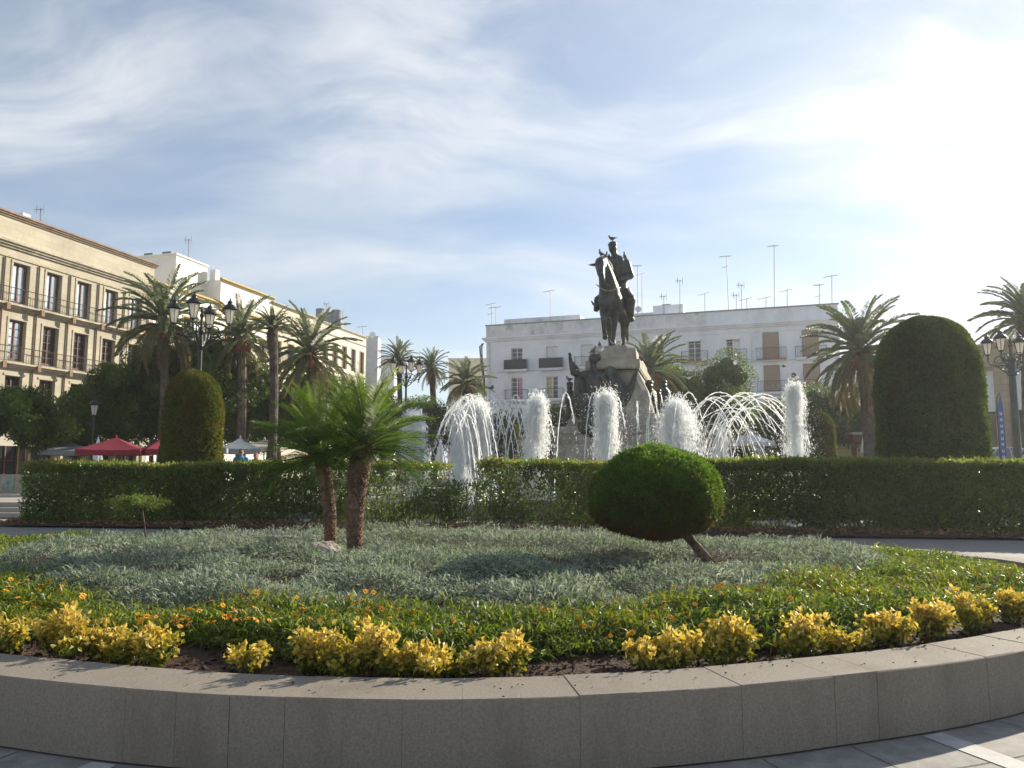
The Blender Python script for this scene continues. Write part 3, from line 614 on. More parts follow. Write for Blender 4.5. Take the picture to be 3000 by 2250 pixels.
def topiary(px, wpx, topy, d, mname, n, leaf, label, zb=0, taper=.92, group='dome topped topiary columns'):
    c = P(px, 1370, d); top = P(px, topy, d).z; w_ = wpx/F*d/2; H = top-zb
    o = thing('topiary_column', (c.x, c.y, zb), label, 'topiary', group)
    def prof(t_):                      # t 0..1 height -> radius factor (rounded top)
        return np.where(t_ < .62, taper+(1-taper)*np.minimum(t_/.35, 1), np.clip(1-((t_-.62)/.38)**3.0, 0, 1)**.48)
    t_ = np.where(rng.random(n) < .75, rng.random(n), 1-rng.random(n)**2*.35); an = rng.uniform(0, 6.283, n); r = prof(t_)
    cap = rng.random(n) < .12; rr = np.where(cap, np.sqrt(rng.random(n)), 1)                 # fill the crown
    tt = np.where(cap, .62+.38*np.clip(1-(rr**2.08), 0, 1)**(1/3.0), t_); r = np.where(cap, rr, r)
    v = np.stack([np.cos(an), np.sin(an), tt*3], 1); bmp = .045*snoise(v, 81+int(px), 1.8, 4)+.02*snoise(v, 82, 8, 3)
    rr = r*w_*(1+bmp-.10*rng.random(n)**2+(rng.random(n) < .03)*rng.random(n)*.05)
    p = np.stack([c.x+np.cos(an)*rr, c.y+np.sin(an)*rr, zb+tt*H*(1+bmp*.3)], 1); nz = np.clip((tt-.6)*2.2, 0, 1)
    dr = np.stack([np.cos(an)*(1-nz*.7), np.sin(an)*(1-nz*.7), nz+.15], 1)*.8+rng.normal(size=(n, 3))*.5
    av = np.clip(.5+.28*snoise(v, 83, 2.5, 4)+rng.normal(size=n)*.2, 0, 1)
    ml = MB(); leaves(ml, p, dr, leaf, leaf*.5, .35, av); ml.build('foliage', M[mname], o)
    mc = MB(); tv = np.linspace(0, 1, 24); lathe(mc, [(max(.01, float(prof(np.array(x_)))*w_*.90), float(x_)*H*.965) for x_ in tv], (c.x, c.y, zb), 26, a=.15); mc.build('inner_twigs', M[mname], o, smooth=True)
topiary(560, 160, 1092, 25.2, 'leaf_topiary', 52000, .095, 'tall brownish green dome topped topiary column behind the left hedge')
topiary(2735, 284, 934, 21.6, 'leaf_topdark', 80000, .088, 'huge dark green dome topped topiary behind the right hedge', taper=1.06)
topiary(2405, 84, 1210, 42, 'leaf_topiary', 16000, .10, 'small yellowish topiary column right of the tall single jet', zb=TZ)
topiary(1492, 68, 1240, 46, 'leaf_topiary', 14000, .10, 'small yellowish topiary column seen through the jets left of the monument', zb=TZ)
topiary(2185, 72, 1312, 42, 'leaf_topdark', 7000, .10, 'low round clipped bush behind the right fountain arcs', zb=TZ)
hedge_b = None
# ------------------------------------------------------------ orange trees
def orange_tree(px, topy, wpx, d, label, n=8000, zbot=2.6, leaf=.17, seed=0):
    c = P(px, 1370, d); top = P(px, topy, d).z; rx = wpx/F*d/2; zb = max(zbot, top-rx*2.6); cz = (top+zb)/2; rz = (top-zb)/2; r_ = np.random.default_rng(100+seed+int(px))
    o = thing('orange_tree', (c.x, c.y, TZ), label, 'tree', 'dense orange trees round the plaza')
    mb = MB(); tube(mb, [(c.x, c.y, TZ-.1), (c.x+.05, c.y, TZ+1.1), (c.x, c.y, zb+.4)], [.17, .13, .11], 8)
    rz *= 1.1; nl = 17; lobes = []
    for k in range(nl):
        v = unit(r_.normal(size=(1, 3)))[0] if k > 2 else unit(np.array([[(-.5, .05, .45)[k], -.2, 1.]]))[0]; q = r_.uniform(.5, .78); lobes.append((np.array([c.x+v[0]*rx*q, c.y+v[1]*rx*q, cz+v[2]*rz*q]), r_.uniform(.34, .5)*min(rx, rz*1.15)))
    lobes.append((np.array([c.x, c.y, cz]), .72*min(rx, rz)))
    for lc, lr in lobes[:8]: tube(mb, [(c.x, c.y, zb+.2), tuple((np.array([c.x, c.y, zb])+lc)/2+[0, 0, .1]), tuple(lc)], [.08, .05, .02], 5, False)
    mb.build('trunk', M['bark'], o); ml = MB(); w_ = np.array([l[1]**2 for l in lobes]); cnt = (n*w_/w_.sum()).astype(int)
    for (lc, lr), m in zip(lobes, cnt):
        v = unit(r_.normal(size=(m, 3))); s = 1+.16*snoise(v, int(lc[0]*7) % 999, 2.6, 3); rad = lr*s*(1-.35*r_.random(m)**2)
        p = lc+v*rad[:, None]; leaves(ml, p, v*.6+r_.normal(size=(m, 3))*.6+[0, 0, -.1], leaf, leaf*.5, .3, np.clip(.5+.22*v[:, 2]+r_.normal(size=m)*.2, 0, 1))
        ball(ml, tuple(lc), lr*.58, 10, 7, a=.3)
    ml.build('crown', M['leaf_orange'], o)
for i, a in enumerate([(60, 1150, 330, 37, 'dark round orange tree at the left edge before the sandstone building'),
   (225, 1165, 250, 40, 'dark orange tree behind the small single lantern lamp'),
   (345, 1080, 230, 42, 'dark orange tree between the small lamp and the left topiary'),
   (440, 1010, 240, 43, 'tall dark orange tree just left of the left topiary'),
   (590, 985, 290, 44, 'sunlit bright green orange tree right behind the left topiary'),
   (705, 1040, 230, 45, 'sunlit orange tree left of the thick leaning palm trunk'),
   (815, 1150, 190, 46, 'low orange tree right behind the thick palm trunk'),
   (905, 1080, 230, 48, 'orange tree behind the crown of the left dwarf palm'),
   (1020, 1120, 190, 52, 'orange tree behind the right dwarf palm near the cream building'),
   (1120, 1160, 210, 56, 'orange tree under the two small palms behind the dwarf palms'),
   (1235, 1178, 190, 60, 'orange tree at the foot of the small palm against the sky'),
   (1350, 1188, 200, 60, 'dark orange tree behind the left fountain jets'),
   (1470, 1225, 180, 58, 'low orange tree behind the arcs left of the monument'),
   (1640, 1195, 130, 58, 'orange tree half hidden by the left side of the pedestal'),
   (1985, 1080, 210, 47, 'orange tree right of the monument behind the four lantern lamp'),
   (2130, 1060, 250, 49, 'tall orange tree in front of the white building right of the lamp'),
   (2290, 1190, 190, 54, 'low orange tree behind the right fountain arcs'),
   (2430, 1148, 250, 50, 'orange tree left of the big palm behind the small topiary'),
   (2590, 1180, 200, 52, 'orange tree between the big palm trunk and the huge topiary')]): orange_tree(*a, seed=i, n=13000 if a[3] < 46 else 11000)

# ------------------------------------------------------------ date palms
def date_palm(px, py, d, rpx, tw, label, nf=50, foot=None, lean=0, fruit=3, spread=(84, -50), dry=.12, nl=50, llf=.16, skirt=.0, group='tall date palms round the plaza', rb=1.0):
    c = np.array(P(px, py, d)); Rr = rpx/F*d; b = np.array(P(px+lean if foot is None else foot, 1370, d)); b[2] = TZ; r0 = tw/F*d/2
    o = thing('date_palm', tuple(b), label, 'palm tree', group); mb = MB(); m = 24; pts = []; rad = []
    for i in range(m+1):
        t_ = i/m; p = b*(1-t_)+c*t_; p[0] += .12*math.sin(t_*3.1); pts.append(tuple(p)); rad.append(r0*(rb*1.15-(rb*1.15-1.0)*min(1, t_*3))*(1+.05*(i % 2))*(1+.5*max(0, t_-.86)/.14*(t_ < 1)))
    tube(mb, pts, rad, 10)
    for k in range(150):
        t_ = 1-.16*random.random(); an = random.random()*6.283; dv = np.array([math.cos(an), math.sin(an), 0]); u = np.array([0, 0, 1.]); sd_ = np.array([-dv[1], dv[0], 0])
        p = b*(1-t_)+c*t_+dv*r0*1.1; s_ = r0*.32; mb.add([p-sd_*s_, p+sd_*s_, p+dv*s_*1.6+u*s_*2.4], [(0, 1, 2)])
    mb.build('trunk', M['palmbark2'], o); ml = MB(); mr = MB()
    for i in range(nf):
        u = (i+.5)/nf; el = R(spread[0])+(R(spread[1])-R(spread[0]))*u**1.15+random.gauss(0, .07); az = i*2.39996+random.gauss(0, .25)
        a_ = np.clip(1-.6*u+random.gauss(0, .12), .25, 1) if u < 1-dry else random.uniform(0, .22)
        frond(mr, ml, c+np.array([0, 0, -.35*u*Rr/2.5]), az, el, Rr*1.18*random.uniform(.85, 1.1), R(62)*random.uniform(.6, 1.25), nl, Rr*llf, .075*Rr/2.5, a=a_, seg=7, vee=.45)
    mr.build('leaf_stalks', M['palm_far'], o); ml.build('fronds', M['palm_far'], o)
    for k in range(fruit):
        an = random.random()*6.283 if k else -1.2; q = c+np.array([math.cos(an)*Rr*.17, math.sin(an)*Rr*.17, -Rr*.08]); e = q+np.array([math.cos(an)*Rr*.12, math.sin(an)*Rr*.12, -Rr*.24]); mf = MB()
        tube(mf, [c-[0, 0, .1], q+[0, 0, .1], e], [.03, .03, .02], 5)
        ball(mf, tuple(e), (.11*Rr/2, .11*Rr/2, .2*Rr/2), 8, 6)
        for s in range(120): v_ = unit(rng.normal(size=(1, 3)))[0]; p = e+v_*[.11, .11, .20]*Rr/2; ball(mf, tuple(p), .035*Rr/2, 5, 4)
        mf.build('date_cluster', M['date'], o)
date_palm(482, 935, 41, 150, 24, 'big date palm before the corner of the sandstone building', fruit=4, dry=.2, foot=468, nf=58)
date_palm(705, 985, 43, 116, 27, 'date palm with red fruit right of the big left lamp', fruit=5, dry=.15, foot=702)
date_palm(798, 962, 25.8, 66, 24, 'narrow crowned palm with a long thick dark trunk left of the dwarf palms', nf=38, fruit=0, spread=(86, 20), dry=0, foot=788, rb=1.9)
date_palm(908, 1030, 43, 128, 27, 'full date palm in front of the cream building behind the dwarf palms', fruit=4, dry=.18, foot=915, nf=56)
date_palm(1168, 1052, 60, 58, 14, 'small palm behind the four lantern lamp, left of the other small palm', nf=48, fruit=0, spread=(86, 0), dry=0)
date_palm(1264, 1075, 62, 56, 17, 'small palm with a bare trunk standing out against the bright sky', nf=54, fruit=1, spread=(84, -45), dry=.18, foot=1272)
date_palm(1366, 1118, 58, 76, 18, 'small spreading palm in front of the beige apartment block', fruit=2, spread=(80, -30))
date_palm(1905, 1078, 45, 118, 24, 'yellowish palm right behind the horse and pedestal', fruit=3, dry=.3, spread=(84, -55))
date_palm(2520, 1020, 40, 155, 34, 'big drooping date palm left of the huge topiary', fruit=7, dry=.25, spread=(84, -66), foot=2550, nf=74)
date_palm(3005, 930, 38, 125, 36, 'date palm crown at the right edge above the lamp', fruit=1, dry=.05, spread=(84, -25), nf=64)

# ------------------------------------------------------------ lamps
def lantern(o, x, y, z, s, name='lantern'):
    """six sided tapering lantern, base at z"""
    fr = MB(); lathe(fr, [(.02*s, 0), (.10*s, .03*s), (.10*s, .06*s)], (x, y, z), 6)
    for k in range(6):
        a = math.pi/3*k; tube(fr, [(x+.10*s*math.cos(a), y+.10*s*math.sin(a), z+.05*s), (x+.19*s*math.cos(a), y+.19*s*math.sin(a), z+.52*s)], .011*s, 4)
    lathe(fr, [(.195*s, .50*s), (.205*s, .54*s), (.195*s, .55*s)], (x, y, z), 6)
    lt = fr.build(name, M['iron'], o)
    g = MB(); lathe(g, [(.092*s, .06*s), (.18*s, .515*s)], (x, y, z), 6); g.build('glass_panes', M['lantern'], lt)
    r = MB(); lathe(r, [(.25*s, .545*s), (.235*s, .575*s), (.15*s, .68*s), (.09*s, .715*s), (.085*s, .77*s), (.10*s, .785*s), (.045*s, .83*s), (.02*s, .86*s), (.03*s, .89*s), (.004*s, .93*s)], (x, y, z), 12); r.build('cap', M['iron'], lt)
def lamp4(loc, zarm, rad, rot, s, label, pm='iron', finial=True, pr=.075):
    o = thing('street_lamp', loc, label, 'street lamp', 'black candelabra lamps with hexagonal lanterns'); mb = MB(); H = zarm
    lathe(mb, [(.34, 0), (.34, .12), (.27, .18), (.27, .5), (.22, .58), (.18, 1.1), (.20, 1.16), (.12, 1.3), (pr, 1.6), (pr*.85, H-.9), (pr*1.5, H-.82), (pr, H-.72), (pr*.9, H-.35), (pr*1.5, H-.25), (.05, H-.1), (.05, H+.25), (.085, H+.33), (.04, H+.42), (.06, H+.5), (.02, H+.62), (.002, H+.72)], (0, 0, 0), 12)
    mb.build('post', M[pm], o, off=(0, 0, 0))
    for k in range(4):
        a = rot+k*math.pi/2; ca, sa = math.cos(a), math.sin(a); am = MB()
        def pt(r, z): return (ca*r, sa*r, z)
        tube(am, [pt(.05, H-.82), pt(.25, H-.70), pt(.5, H-.46), pt(.74, H-.34), pt(rad*.9, H-.36), pt(rad, H-.22), pt(rad, H)], [.035, .03, .028, .026, .026, .03, .026], 6)
        tube(am, [pt(.42+.19*math.cos(q)*(1-q/14), H-.22+.19*math.sin(q)*(1-q/14)) for q in np.linspace(-2.2, 6.0, 22)], .022, 5)
        tube(am, [pt(.27+.09*math.cos(q)*(1-q/14), H-.52+.09*math.sin(q)*(1-q/14)) for q in np.linspace(-1.2, 6.0, 14)], .018, 5)
        tube(am, [pt(.06, H-.1), pt(.2, H+.02), pt(.4, H+.0)], [.02, .02, .01], 5)
        for zz in (.0, -.1, -.2): lathe(am, [(.01, H+zz-.03), (.05, H+zz), (.01, H+zz+.03)], pt(rad, 0), 8)
        am.build('arm', M[pm], o, off=(0, 0, 0))
        LOC_save = None; lantern_local(o, ca*rad, sa*rad, H, s)
    return o
def lantern_local(o, x, y, z, s):
    n = o.name; sv = LOC[n]; LOC[n] = (0, 0, 0); lantern(o, x, y, z, s); LOC[n] = sv
def base_at(px, d, z=TZ): g = P(px, 1370, d); return (g.x, g.y, z)
lamp4(base_at(572, 26.5), 6.12, .94, R(6), 1.05, 'big black candelabra lamp with scrolled arms rising behind the left topiary')
lamp4(base_at(1186, 48), 7.05, .88, R(28), 1.15, 'candelabra lamp with a finial rising behind the crown of the right dwarf palm')
lamp4(base_at(2028, 50), 5.75, .95, R(12), 1.1, 'candelabra lamp before the green orange trees right of the monument')
lamp4(base_at(2985, 30), 5.62, .84, R(35), 1.0, 'green candelabra lamp with a thick post at the right edge', pm='lampgreen', pr=.14)
o = thing('single_lantern_lamp', base_at(266, 36), 'thin post lamp with a single lantern before the dark orange trees at the left', 'street lamp'); mb = MB(); H = 3.55
lathe(mb, [(.2, 0), (.2, .1), (.13, .2), (.11, .8), (.06, .95), (.05, H-.3), (.08, H-.25), (.04, H)], (0, 0, 0), 10); mb.build('post', M['iron'], o, off=(0, 0, 0)); lantern_local(o, 0, 0, H, 1.0)
mb = MB(); tube(mb, [(-.05, 0, H-.35), (-.3, 0, H-.25), (-.38, 0, H-.12)], .02, 5); mb.build('side_bracket', M['iron'], o, off=(0, 0, 0))

# ------------------------------------------------------------ parasols
def parasol(px, d, wpx, ytop, yedge, m, label, rz=.3, val=.22):
    c = P(px, 1370, d); hw = wpx/F*d/2; zt = P(px, ytop, d).z; ze = P(px, yedge, d).z; o = thing('parasol', (c.x, c.y, TZ), label, 'parasol', 'open cafe parasols'); mb = MB()
    n = 7; V = []; 
    cor = [(hw*math.cos(rz+math.pi/4+k*math.pi/2)*1.25, hw*math.sin(rz+math.pi/4+k*math.pi/2)*1.25) for k in range(4)]
    for k in range(4):
        A = np.array(cor[k]); B = np.array(cor[(k+1) % 4]); V = []
        for i in range(5):
            q = .05+.95*i/4
            for j in range(5): e = (A+(B-A)*j/4)*q; sag = .06*math.sin(math.pi*j/4)*q+.05*math.sin(math.pi*q); V.append((c.x+e[0], c.y+e[1], zt+(ze-zt)*q-sag*.6))
        for j in range(5): e = (A+(B-A)*j/4); V.append((c.x+e[0], c.y+e[1], ze-val-.036*math.sin(math.pi*j/4)))
        mb.add(V, [(i*5+j, (i+1)*5+j, (i+1)*5+j+1, i*5+j+1) for i in range(5) for j in range(4)])
    lathe(mb, [(.001, zt+.12), (.05, zt+.06), (.05, zt-.05)], (c.x, c.y, 0), 8)
    mb.build('canopy', m, o); mb = MB(); tube(mb, [(c.x, c.y, TZ), (c.x, c.y, zt)], .03, 8); mb.build('pole', M['alu'], o)
    mb = MB()
    for k in range(4): tube(mb, [(c.x, c.y, zt-.08), (c.x+cor[k][0]*.97, c.y+cor[k][1]*.97, ze-.06)], .012, 4)
    mb.build('ribs', M['alu'], o); mb = MB(); box(mb, (c.x, c.y, TZ+.06), (.5, .5, .12)); mb.build('base', M['iron'], o)
parasol(335, 34, 190, 1281, 1318, M['red'], 'dark red parasol left of the left topiary, the nearer of two', .25)
parasol(480, 34.5, 130, 1278, 1316, M['red'], 'dark red parasol half hidden by the left topiary', .6)
parasol(200, 38, 170, 1294, 1320, M['greyc'], 'grey parasol in the shade at the far left', .5)
parasol(622, 33, 100, 1287, 1313, M['greyc'], 'blue grey parasol just right of the left topiary', .2)
parasol(700, 34, 120, 1282, 1314, M['greyc'], 'grey parasol above the two walking people', .4)
parasol(772, 36, 130, 1287, 1308, M['beigec'], 'beige parasol behind the thick dark palm trunk', .1)
parasol(2205, 46, 105, 1268, 1295, M['whitec'], 'white parasol seen through the right fountain arcs', .5)
parasol(2125, 47, 95, 1276, 1298, M['pinkcan'], 'rose coloured parasol beside the white one behind the arcs', .2)
parasol(2085, 48, 80, 1270, 1296, M['beigec'], 'beige parasol behind the big right foam jet', .7)
def closed_parasol(px, d, ytop, ybot, r, label):
    c = P(px, 1370, d); zt = P(px, ytop, d).z; zb = P(px, ybot, d).z; o = thing('closed_parasol', (c.x, c.y, TZ), label, 'parasol', 'closed white parasols'); mb = MB(); prof = []; V = []; n = 20; m = 9
    for i in range(m+1):
        q = i/m; rr = r*(.12+.88*q**.9)
        for k in range(n): a = 2*math.pi*k/n; f = 1+.22*(k % 2)*q; V.append((c.x+rr*f*math.cos(a), c.y+rr*f*math.sin(a), zt+(zb-zt)*q))
    mb.add(V, [(i*n+k, (i+1)*n+k, (i+1)*n+(k+1) % n, i*n+(k+1) % n) for i in range(m) for k in range(n)]); lathe(mb, [(.002, zt+.05), (r*.13, zt)], (c.x, c.y, 0), 8)
    mb.build('canopy', M['whitec'], o); mb = MB(); tube(mb, [(c.x, c.y, TZ), (c.x, c.y, zt)], .03, 8); mb.build('pole', M['alu'], o); mb = MB(); box(mb, (c.x, c.y, TZ+.05), (.5, .5, .1)); mb.build('base', M['iron'], o)
closed_parasol(2540, 44, 1246, 1326, .27, 'tall closed white parasol before the kiosk left of the huge topiary')
closed_parasol(283, 37, 1282, 1358, .25, 'closed white parasol behind the left red parasol')
closed_parasol(1290, 34, 1288, 1356, .22, 'closed pale parasol seen between the left jets')
# cafe tables and chairs in the shade
def cafe_chair(x, y, rz, label):
    o = thing('cafe_chair', (x, y, TZ), label, 'chair', 'dark cafe chairs under the parasols', rz=rz); z0 = (0, 0, 0)
    mb = MB(); box(mb, (0, 0, .45), (.44, .44, .04)); mb.build('seat', M['iron'], o, off=z0); mb = MB(); box(mb, (0, .2, .72), (.44, .03, .42)); mb.build('backrest', M['wood'], o, off=z0)
    for sx in (-.19, .19):
        for sy in (-.19, .19): mb = MB(); tube(mb, [(sx, sy, 0), (sx, sy, .45 if sy < 0 else .9)], .014, 5); mb.build('leg', M['iron'], o, off=z0)
    return o

# ------------------------------------------------------------ fountain
FX, FY = P(1800, 1370, 33.5).x, 33.0
bas = thing('fountain_basin', (FX, FY, 0), 'low round stone fountain basin ringing the monument behind the hedge', 'fountain')
mb = MB(); lathe(mb, [(9.4, 0), (9.4, .5), (9.45, .52), (9.45, .6), (9.0, .6), (9.0, .1)], (FX, FY, 0), 90); mb.build('rim', M['pedestal'], bas)
mb = MB(); lathe(mb, [(8.99, .42), (.5, .42)], (FX, FY, 0), 90); mb.build('water_surface', M['pool'], bas)
OCT = np.array([(0, 4, 2), (2, 4, 1), (1, 4, 3), (3, 4, 0), (2, 5, 0), (1, 5, 2), (3, 5, 1), (0, 5, 3)])
def drops(mb, p, d, L_, W_):
    """elongated octahedra along d"""
    n = len(p); d = unit(d); s = unit(np.cross(d, rng.normal(size=(n, 3)))); q = np.cross(d, s); L_ = np.broadcast_to(L_, n)[:, None]; W_ = np.broadcast_to(W_, n)[:, None]
    V = np.stack([p+s*W_, p-s*W_, p+q*W_, p-q*W_, p+d*L_, p-d*L_], 1).reshape(-1, 3)
    mb.add(V, (np.arange(n)[:, None, None]*6+OCT[None]).reshape(-1, 3), .5)
def foam_jet(px, d, topy, wtop, wbot, n, label, leanpx=0, burst=0, z0=.42):
    """ballistic foam: clumps thrown up from a nozzle and falling back"""
    b = np.array(P(px-leanpx, 1370, d)); b[2] = z0; top = P(px, topy, d).z; H = top-z0; g = 9.8; v0 = math.sqrt(2*g*H); o = thing('foam_jet', tuple(b), label, 'fountain jet', 'thick white foam jets of the fountain')
    px2m = d/F; s1 = wtop*px2m/2; s2 = wbot*px2m/2; T = 2*v0/g; ax = leanpx*px2m/(T/2)
    n = int(n*1.0); nc = n//34; 
    hf = 1-np.abs(rng.normal(size=nc))*.10-rng.random(nc)**2*(.14+burst); hf = np.clip(hf, .25, 1.0); vz = v0*np.sqrt(hf)
    ang = rng.uniform(0, 6.283, nc); sp_ = rng.random(nc)**.6
    t_ = rng.random(nc)**.85*T*np.sqrt(hf)
    up = v0/g; ph = t_/(T*np.sqrt(hf))                       # 0 nozzle .5 apex 1 water
    rad = sp_*(s1*(.55+1.0*np.minimum(ph, .5))*(1-.0)+np.maximum(ph-.5, 0)*2*(s2-s1*.8))
    x = b[0]+ax*t_+rad*np.cos(ang); y = b[1]+rad*np.sin(ang); z = z0+vz*t_-.5*g*t_*t_
    cl = np.stack([x, y, z], 1); vel = np.stack([np.cos(ang)*rad*.8+ax, np.sin(ang)*rad*.8, vz-g*t_], 1)
    k = 34; idx = np.repeat(np.arange(nc), k); spn = .035+.03*np.abs(vel[idx, 2:3])/6
    p = cl[idx]+rng.normal(size=(nc*k, 3))*[1, 1, 0]*.05*(1+1.0*ph[idx])[:, None]+unit(vel)[idx]*rng.normal(size=(nc*k, 1))*.16
    ok = p[:, 2] > z0; p = p[ok]; idx = idx[ok]; m = len(p); sz = rng.uniform(.005, .015, m)
    mb = MB(); lg = rng.random(m) < .22; sz = np.where(lg, sz*.45, sz); drops(mb, p, vel[idx]+rng.normal(size=(m, 3))*.5, np.where(lg, rng.uniform(.06, .16, m), sz*rng.uniform(1.5, 6.0, m)), sz); 
    # stray spray
    m = n//9; an = rng.uniform(0, 6.283, m); rr = np.abs(rng.normal(size=m))*s2*1.15; zz = z0+H*rng.random(m)**1.1*.98; q = np.stack([b[0]+leanpx*px2m*np.minimum((zz-z0)/H, 1)+rr*np.cos(an), b[1]+rr*np.sin(an), zz], 1); sz = rng.uniform(.004, .011, m); drops(mb, q, rng.normal(size=(m, 3))+[0, 0, -1], sz*1.8, sz)
    mb.build('foam', M['water'], o)
    mb = MB(); tube(mb, [(b[0], b[1], z0-.1), (b[0], b[1], z0+.12)], .06, 10); mb.build('nozzle', M['iron'], o)
foam_jet(1392, 26.0, 1178, 66, 120, 26000, 'wide domed foam jet at the left, in front of a second one')
foam_jet(1342, 27.5, 1188, 30, 70, 9000, 'narrower foam jet merging into the left side of the wide domed one')
foam_jet(1572, 27.0, 1160, 46, 85, 16000, 'foam column between the domed jet and the monument')
foam_jet(1778, 25.2, 1146, 44, 82, 20000, 'foam column right in front of the bronze winged figure')
foam_jet(1985, 25.6, 1172, 46, 240, 40000, 'broadest bursting foam jet just right of the monument', leanpx=14, burst=.55)
foam_jet(2335, 27.0, 1120, 28, 90, 15000, 'tallest slim foam column at the right end of the fountain')
foam_jet(1212, 27.0, 1208, 50, 85, 14000, 'foam jet half hidden by the fronds of the right dwarf palm')
foam_jet(2115, 30.5, 1252, 22, 60, 6000, 'small foam jet right of the broadest burst')
foam_jet(1364, 24.2, 1392, 14, 34, 1600, 'low foam splash glimpsed through the gap in the hedge')
def arc(ax_, ay, ex, d0, d1, label, group, full=True, r=.017, beads=60, sx=None):
    """one thin stream: clean at first, breaking into beads as it falls"""
    A = np.array(P(ax_, ay, (d0+d1)/2)); z0 = .42; H = A[2]-z0; E = np.array(P(ex, 1370, d1)); s_ = 1-math.sqrt(max(0, (P(ex, 1350, d1).z-z0))/H)*0
    hx = (E[0]-A[0]); st = np.array([A[0]-(hx if sx is None else A[0]-P(sx, 1370, d0).x), P(0, 1370, d0).y, z0]); E[2] = z0
    o = thing('water_arc', tuple(st), label, 'water stream', group); mb = MB(); k = 30
    tt = np.linspace(-1, 1, 2*k+1)
    def pos(q): 
        q = np.atleast_1d(q); w_ = (q+1)/2; xx = np.where(q < 0, A[0]+(A[0]-st[0])*q, A[0]+(E[0]-A[0])*q); return np.stack([xx, st[1]*(1-w_)+E[1]*w_, z0+H*(1-q*q)], 1)
    pp = pos(tt)
    if not full: pp = pp[k-6:]; tt = tt[k-6:]
    pp = pp+rng.normal(size=pp.shape)*.008; rad = [r*(.55+.75*random.random()) for _ in pp]
    nv = len(pp); tube(mb, pp[:int(nv*.78)], rad[:int(nv*.78)], 5)
    q = 1-rng.random(beads)**1.5*1.35; q = np.clip(q, -1, 1); p = pos(q)+rng.normal(size=(beads, 3))*[.022, .022, .02]*(.4+np.clip(q, 0, 1))[:, None]; sz = rng.uniform(.007, .018, beads)
    vel = pos(np.clip(q+.02, -1, 1.02))-pos(q); drops(mb, p, vel+1e-4, sz*2.6, sz)
    mb.build('water_stream', M['water'], o)
GL = 'thin arcing streams at the left end of the fountain'; GR = 'thin arcing streams at the right end of the fountain'; GC = 'short thin streams in front of the monument'; GM = 'crossing thin streams between the two left foam columns'
ll_ = 'thin white stream arcing down to the left beside the domed foam jet'
for i, (a, b_, e) in enumerate([(1376, 1155, 1248), (1345, 1180, 1262), (1330, 1195, 1240), (1352, 1200, 1285), (1370, 1215, 1300), (1318, 1205, 1256), (1395, 1165, 1318), (1384, 1158, 1236), (1360, 1170, 1228), (1340, 1210, 1222), (1400, 1160, 1270)]): arc(a, b_, e, 24.6, 24.2+i*.15, ll_, GL, r=.019, beads=80, sx=a+38+i*4)
lr_ = 'thin white stream arcing over to the right beside the slim tall foam column'
for i, (a, b_, e) in enumerate([(2228, 1154, 2436), (2210, 1158, 2420), (2190, 1151, 2398), (2195, 1170, 2408), (2172, 1150, 2330), (2160, 1160, 2322), (2105, 1149, 2288), (2125, 1160, 2290), (2092, 1163, 2248), (2075, 1172, 2200), (2080, 1168, 2243), (2017, 1150, 2100), (2215, 1190, 2330), (2180, 1200, 2300), (2140, 1195, 2400), (2235, 1165, 2445), (2150, 1205, 2250), (2100, 1210, 2185), (2200, 1196, 2385)]): arc(a, b_, e, 30.5-i % 5*.5, 26.3+i % 4*.5, lr_, GR, beads=90)
for k in range(9): arc(random.uniform(2060, 2160), random.uniform(1200, 1260), random.uniform(2010, 2120), 27, 31, 'broken thin stream falling left among the right fountain arcs', 'broken falling streams among the right arcs', r=.010, beads=110)
for i, (a, b_, e, s_) in enumerate([(1510, 1157, 1562, 1470), (1470, 1167, 1440, 1515), (1495, 1180, 1550, 1440), (1440, 1180, 1400, 1500), (1530, 1190, 1580, 1470), (1455, 1195, 1500, 1415), (1420, 1165, 1470, 1370), (1545, 1205, 1500, 1590), (1480, 1215, 1425, 1540), (1600, 1213, 1645, 1560), (1515, 1200, 1450, 1570), (1450, 1170, 1530, 1390), (1440, 1160, 1490, 1390), (1465, 1160, 1530, 1400), (1500, 1170, 1430, 1570), (1420, 1185, 1465, 1375), (1535, 1172, 1600, 1470)]): arc(a, b_, e, 29, 26.5+i % 3*.5, 'thin white stream crossing others between the two left foam columns', GM, sx=s_, r=.016, beads=80)
for i, (a, b_, e, s_, lb) in enumerate([(1657, 1150, 1705, 1622, 'steep thin stream in front of the left edge of the pedestal'), (1738, 1151, 1775, 1704, 'steep thin stream left of the foam column before the winged figure'), (1808, 1163, 1852, 1775, 'steep thin stream just right of the foam column before the winged figure'), (1866, 1177, 1878, 1868, 'almost upright thin stream before the middle of the pedestal'), (1912, 1147, 1945, 1892, 'tall narrow looping stream in front of the bronze group at the right'), (1992, 1155, 2020, 1960, 'narrow looping stream rising out of the broadest foam burst'), (1898, 1225, 1890, 1905, 'falling string of drops before the right edge of the pedestal')]): arc(a, b_, e, 24.8, 24.8, lb, GC, sx=s_, beads=90)
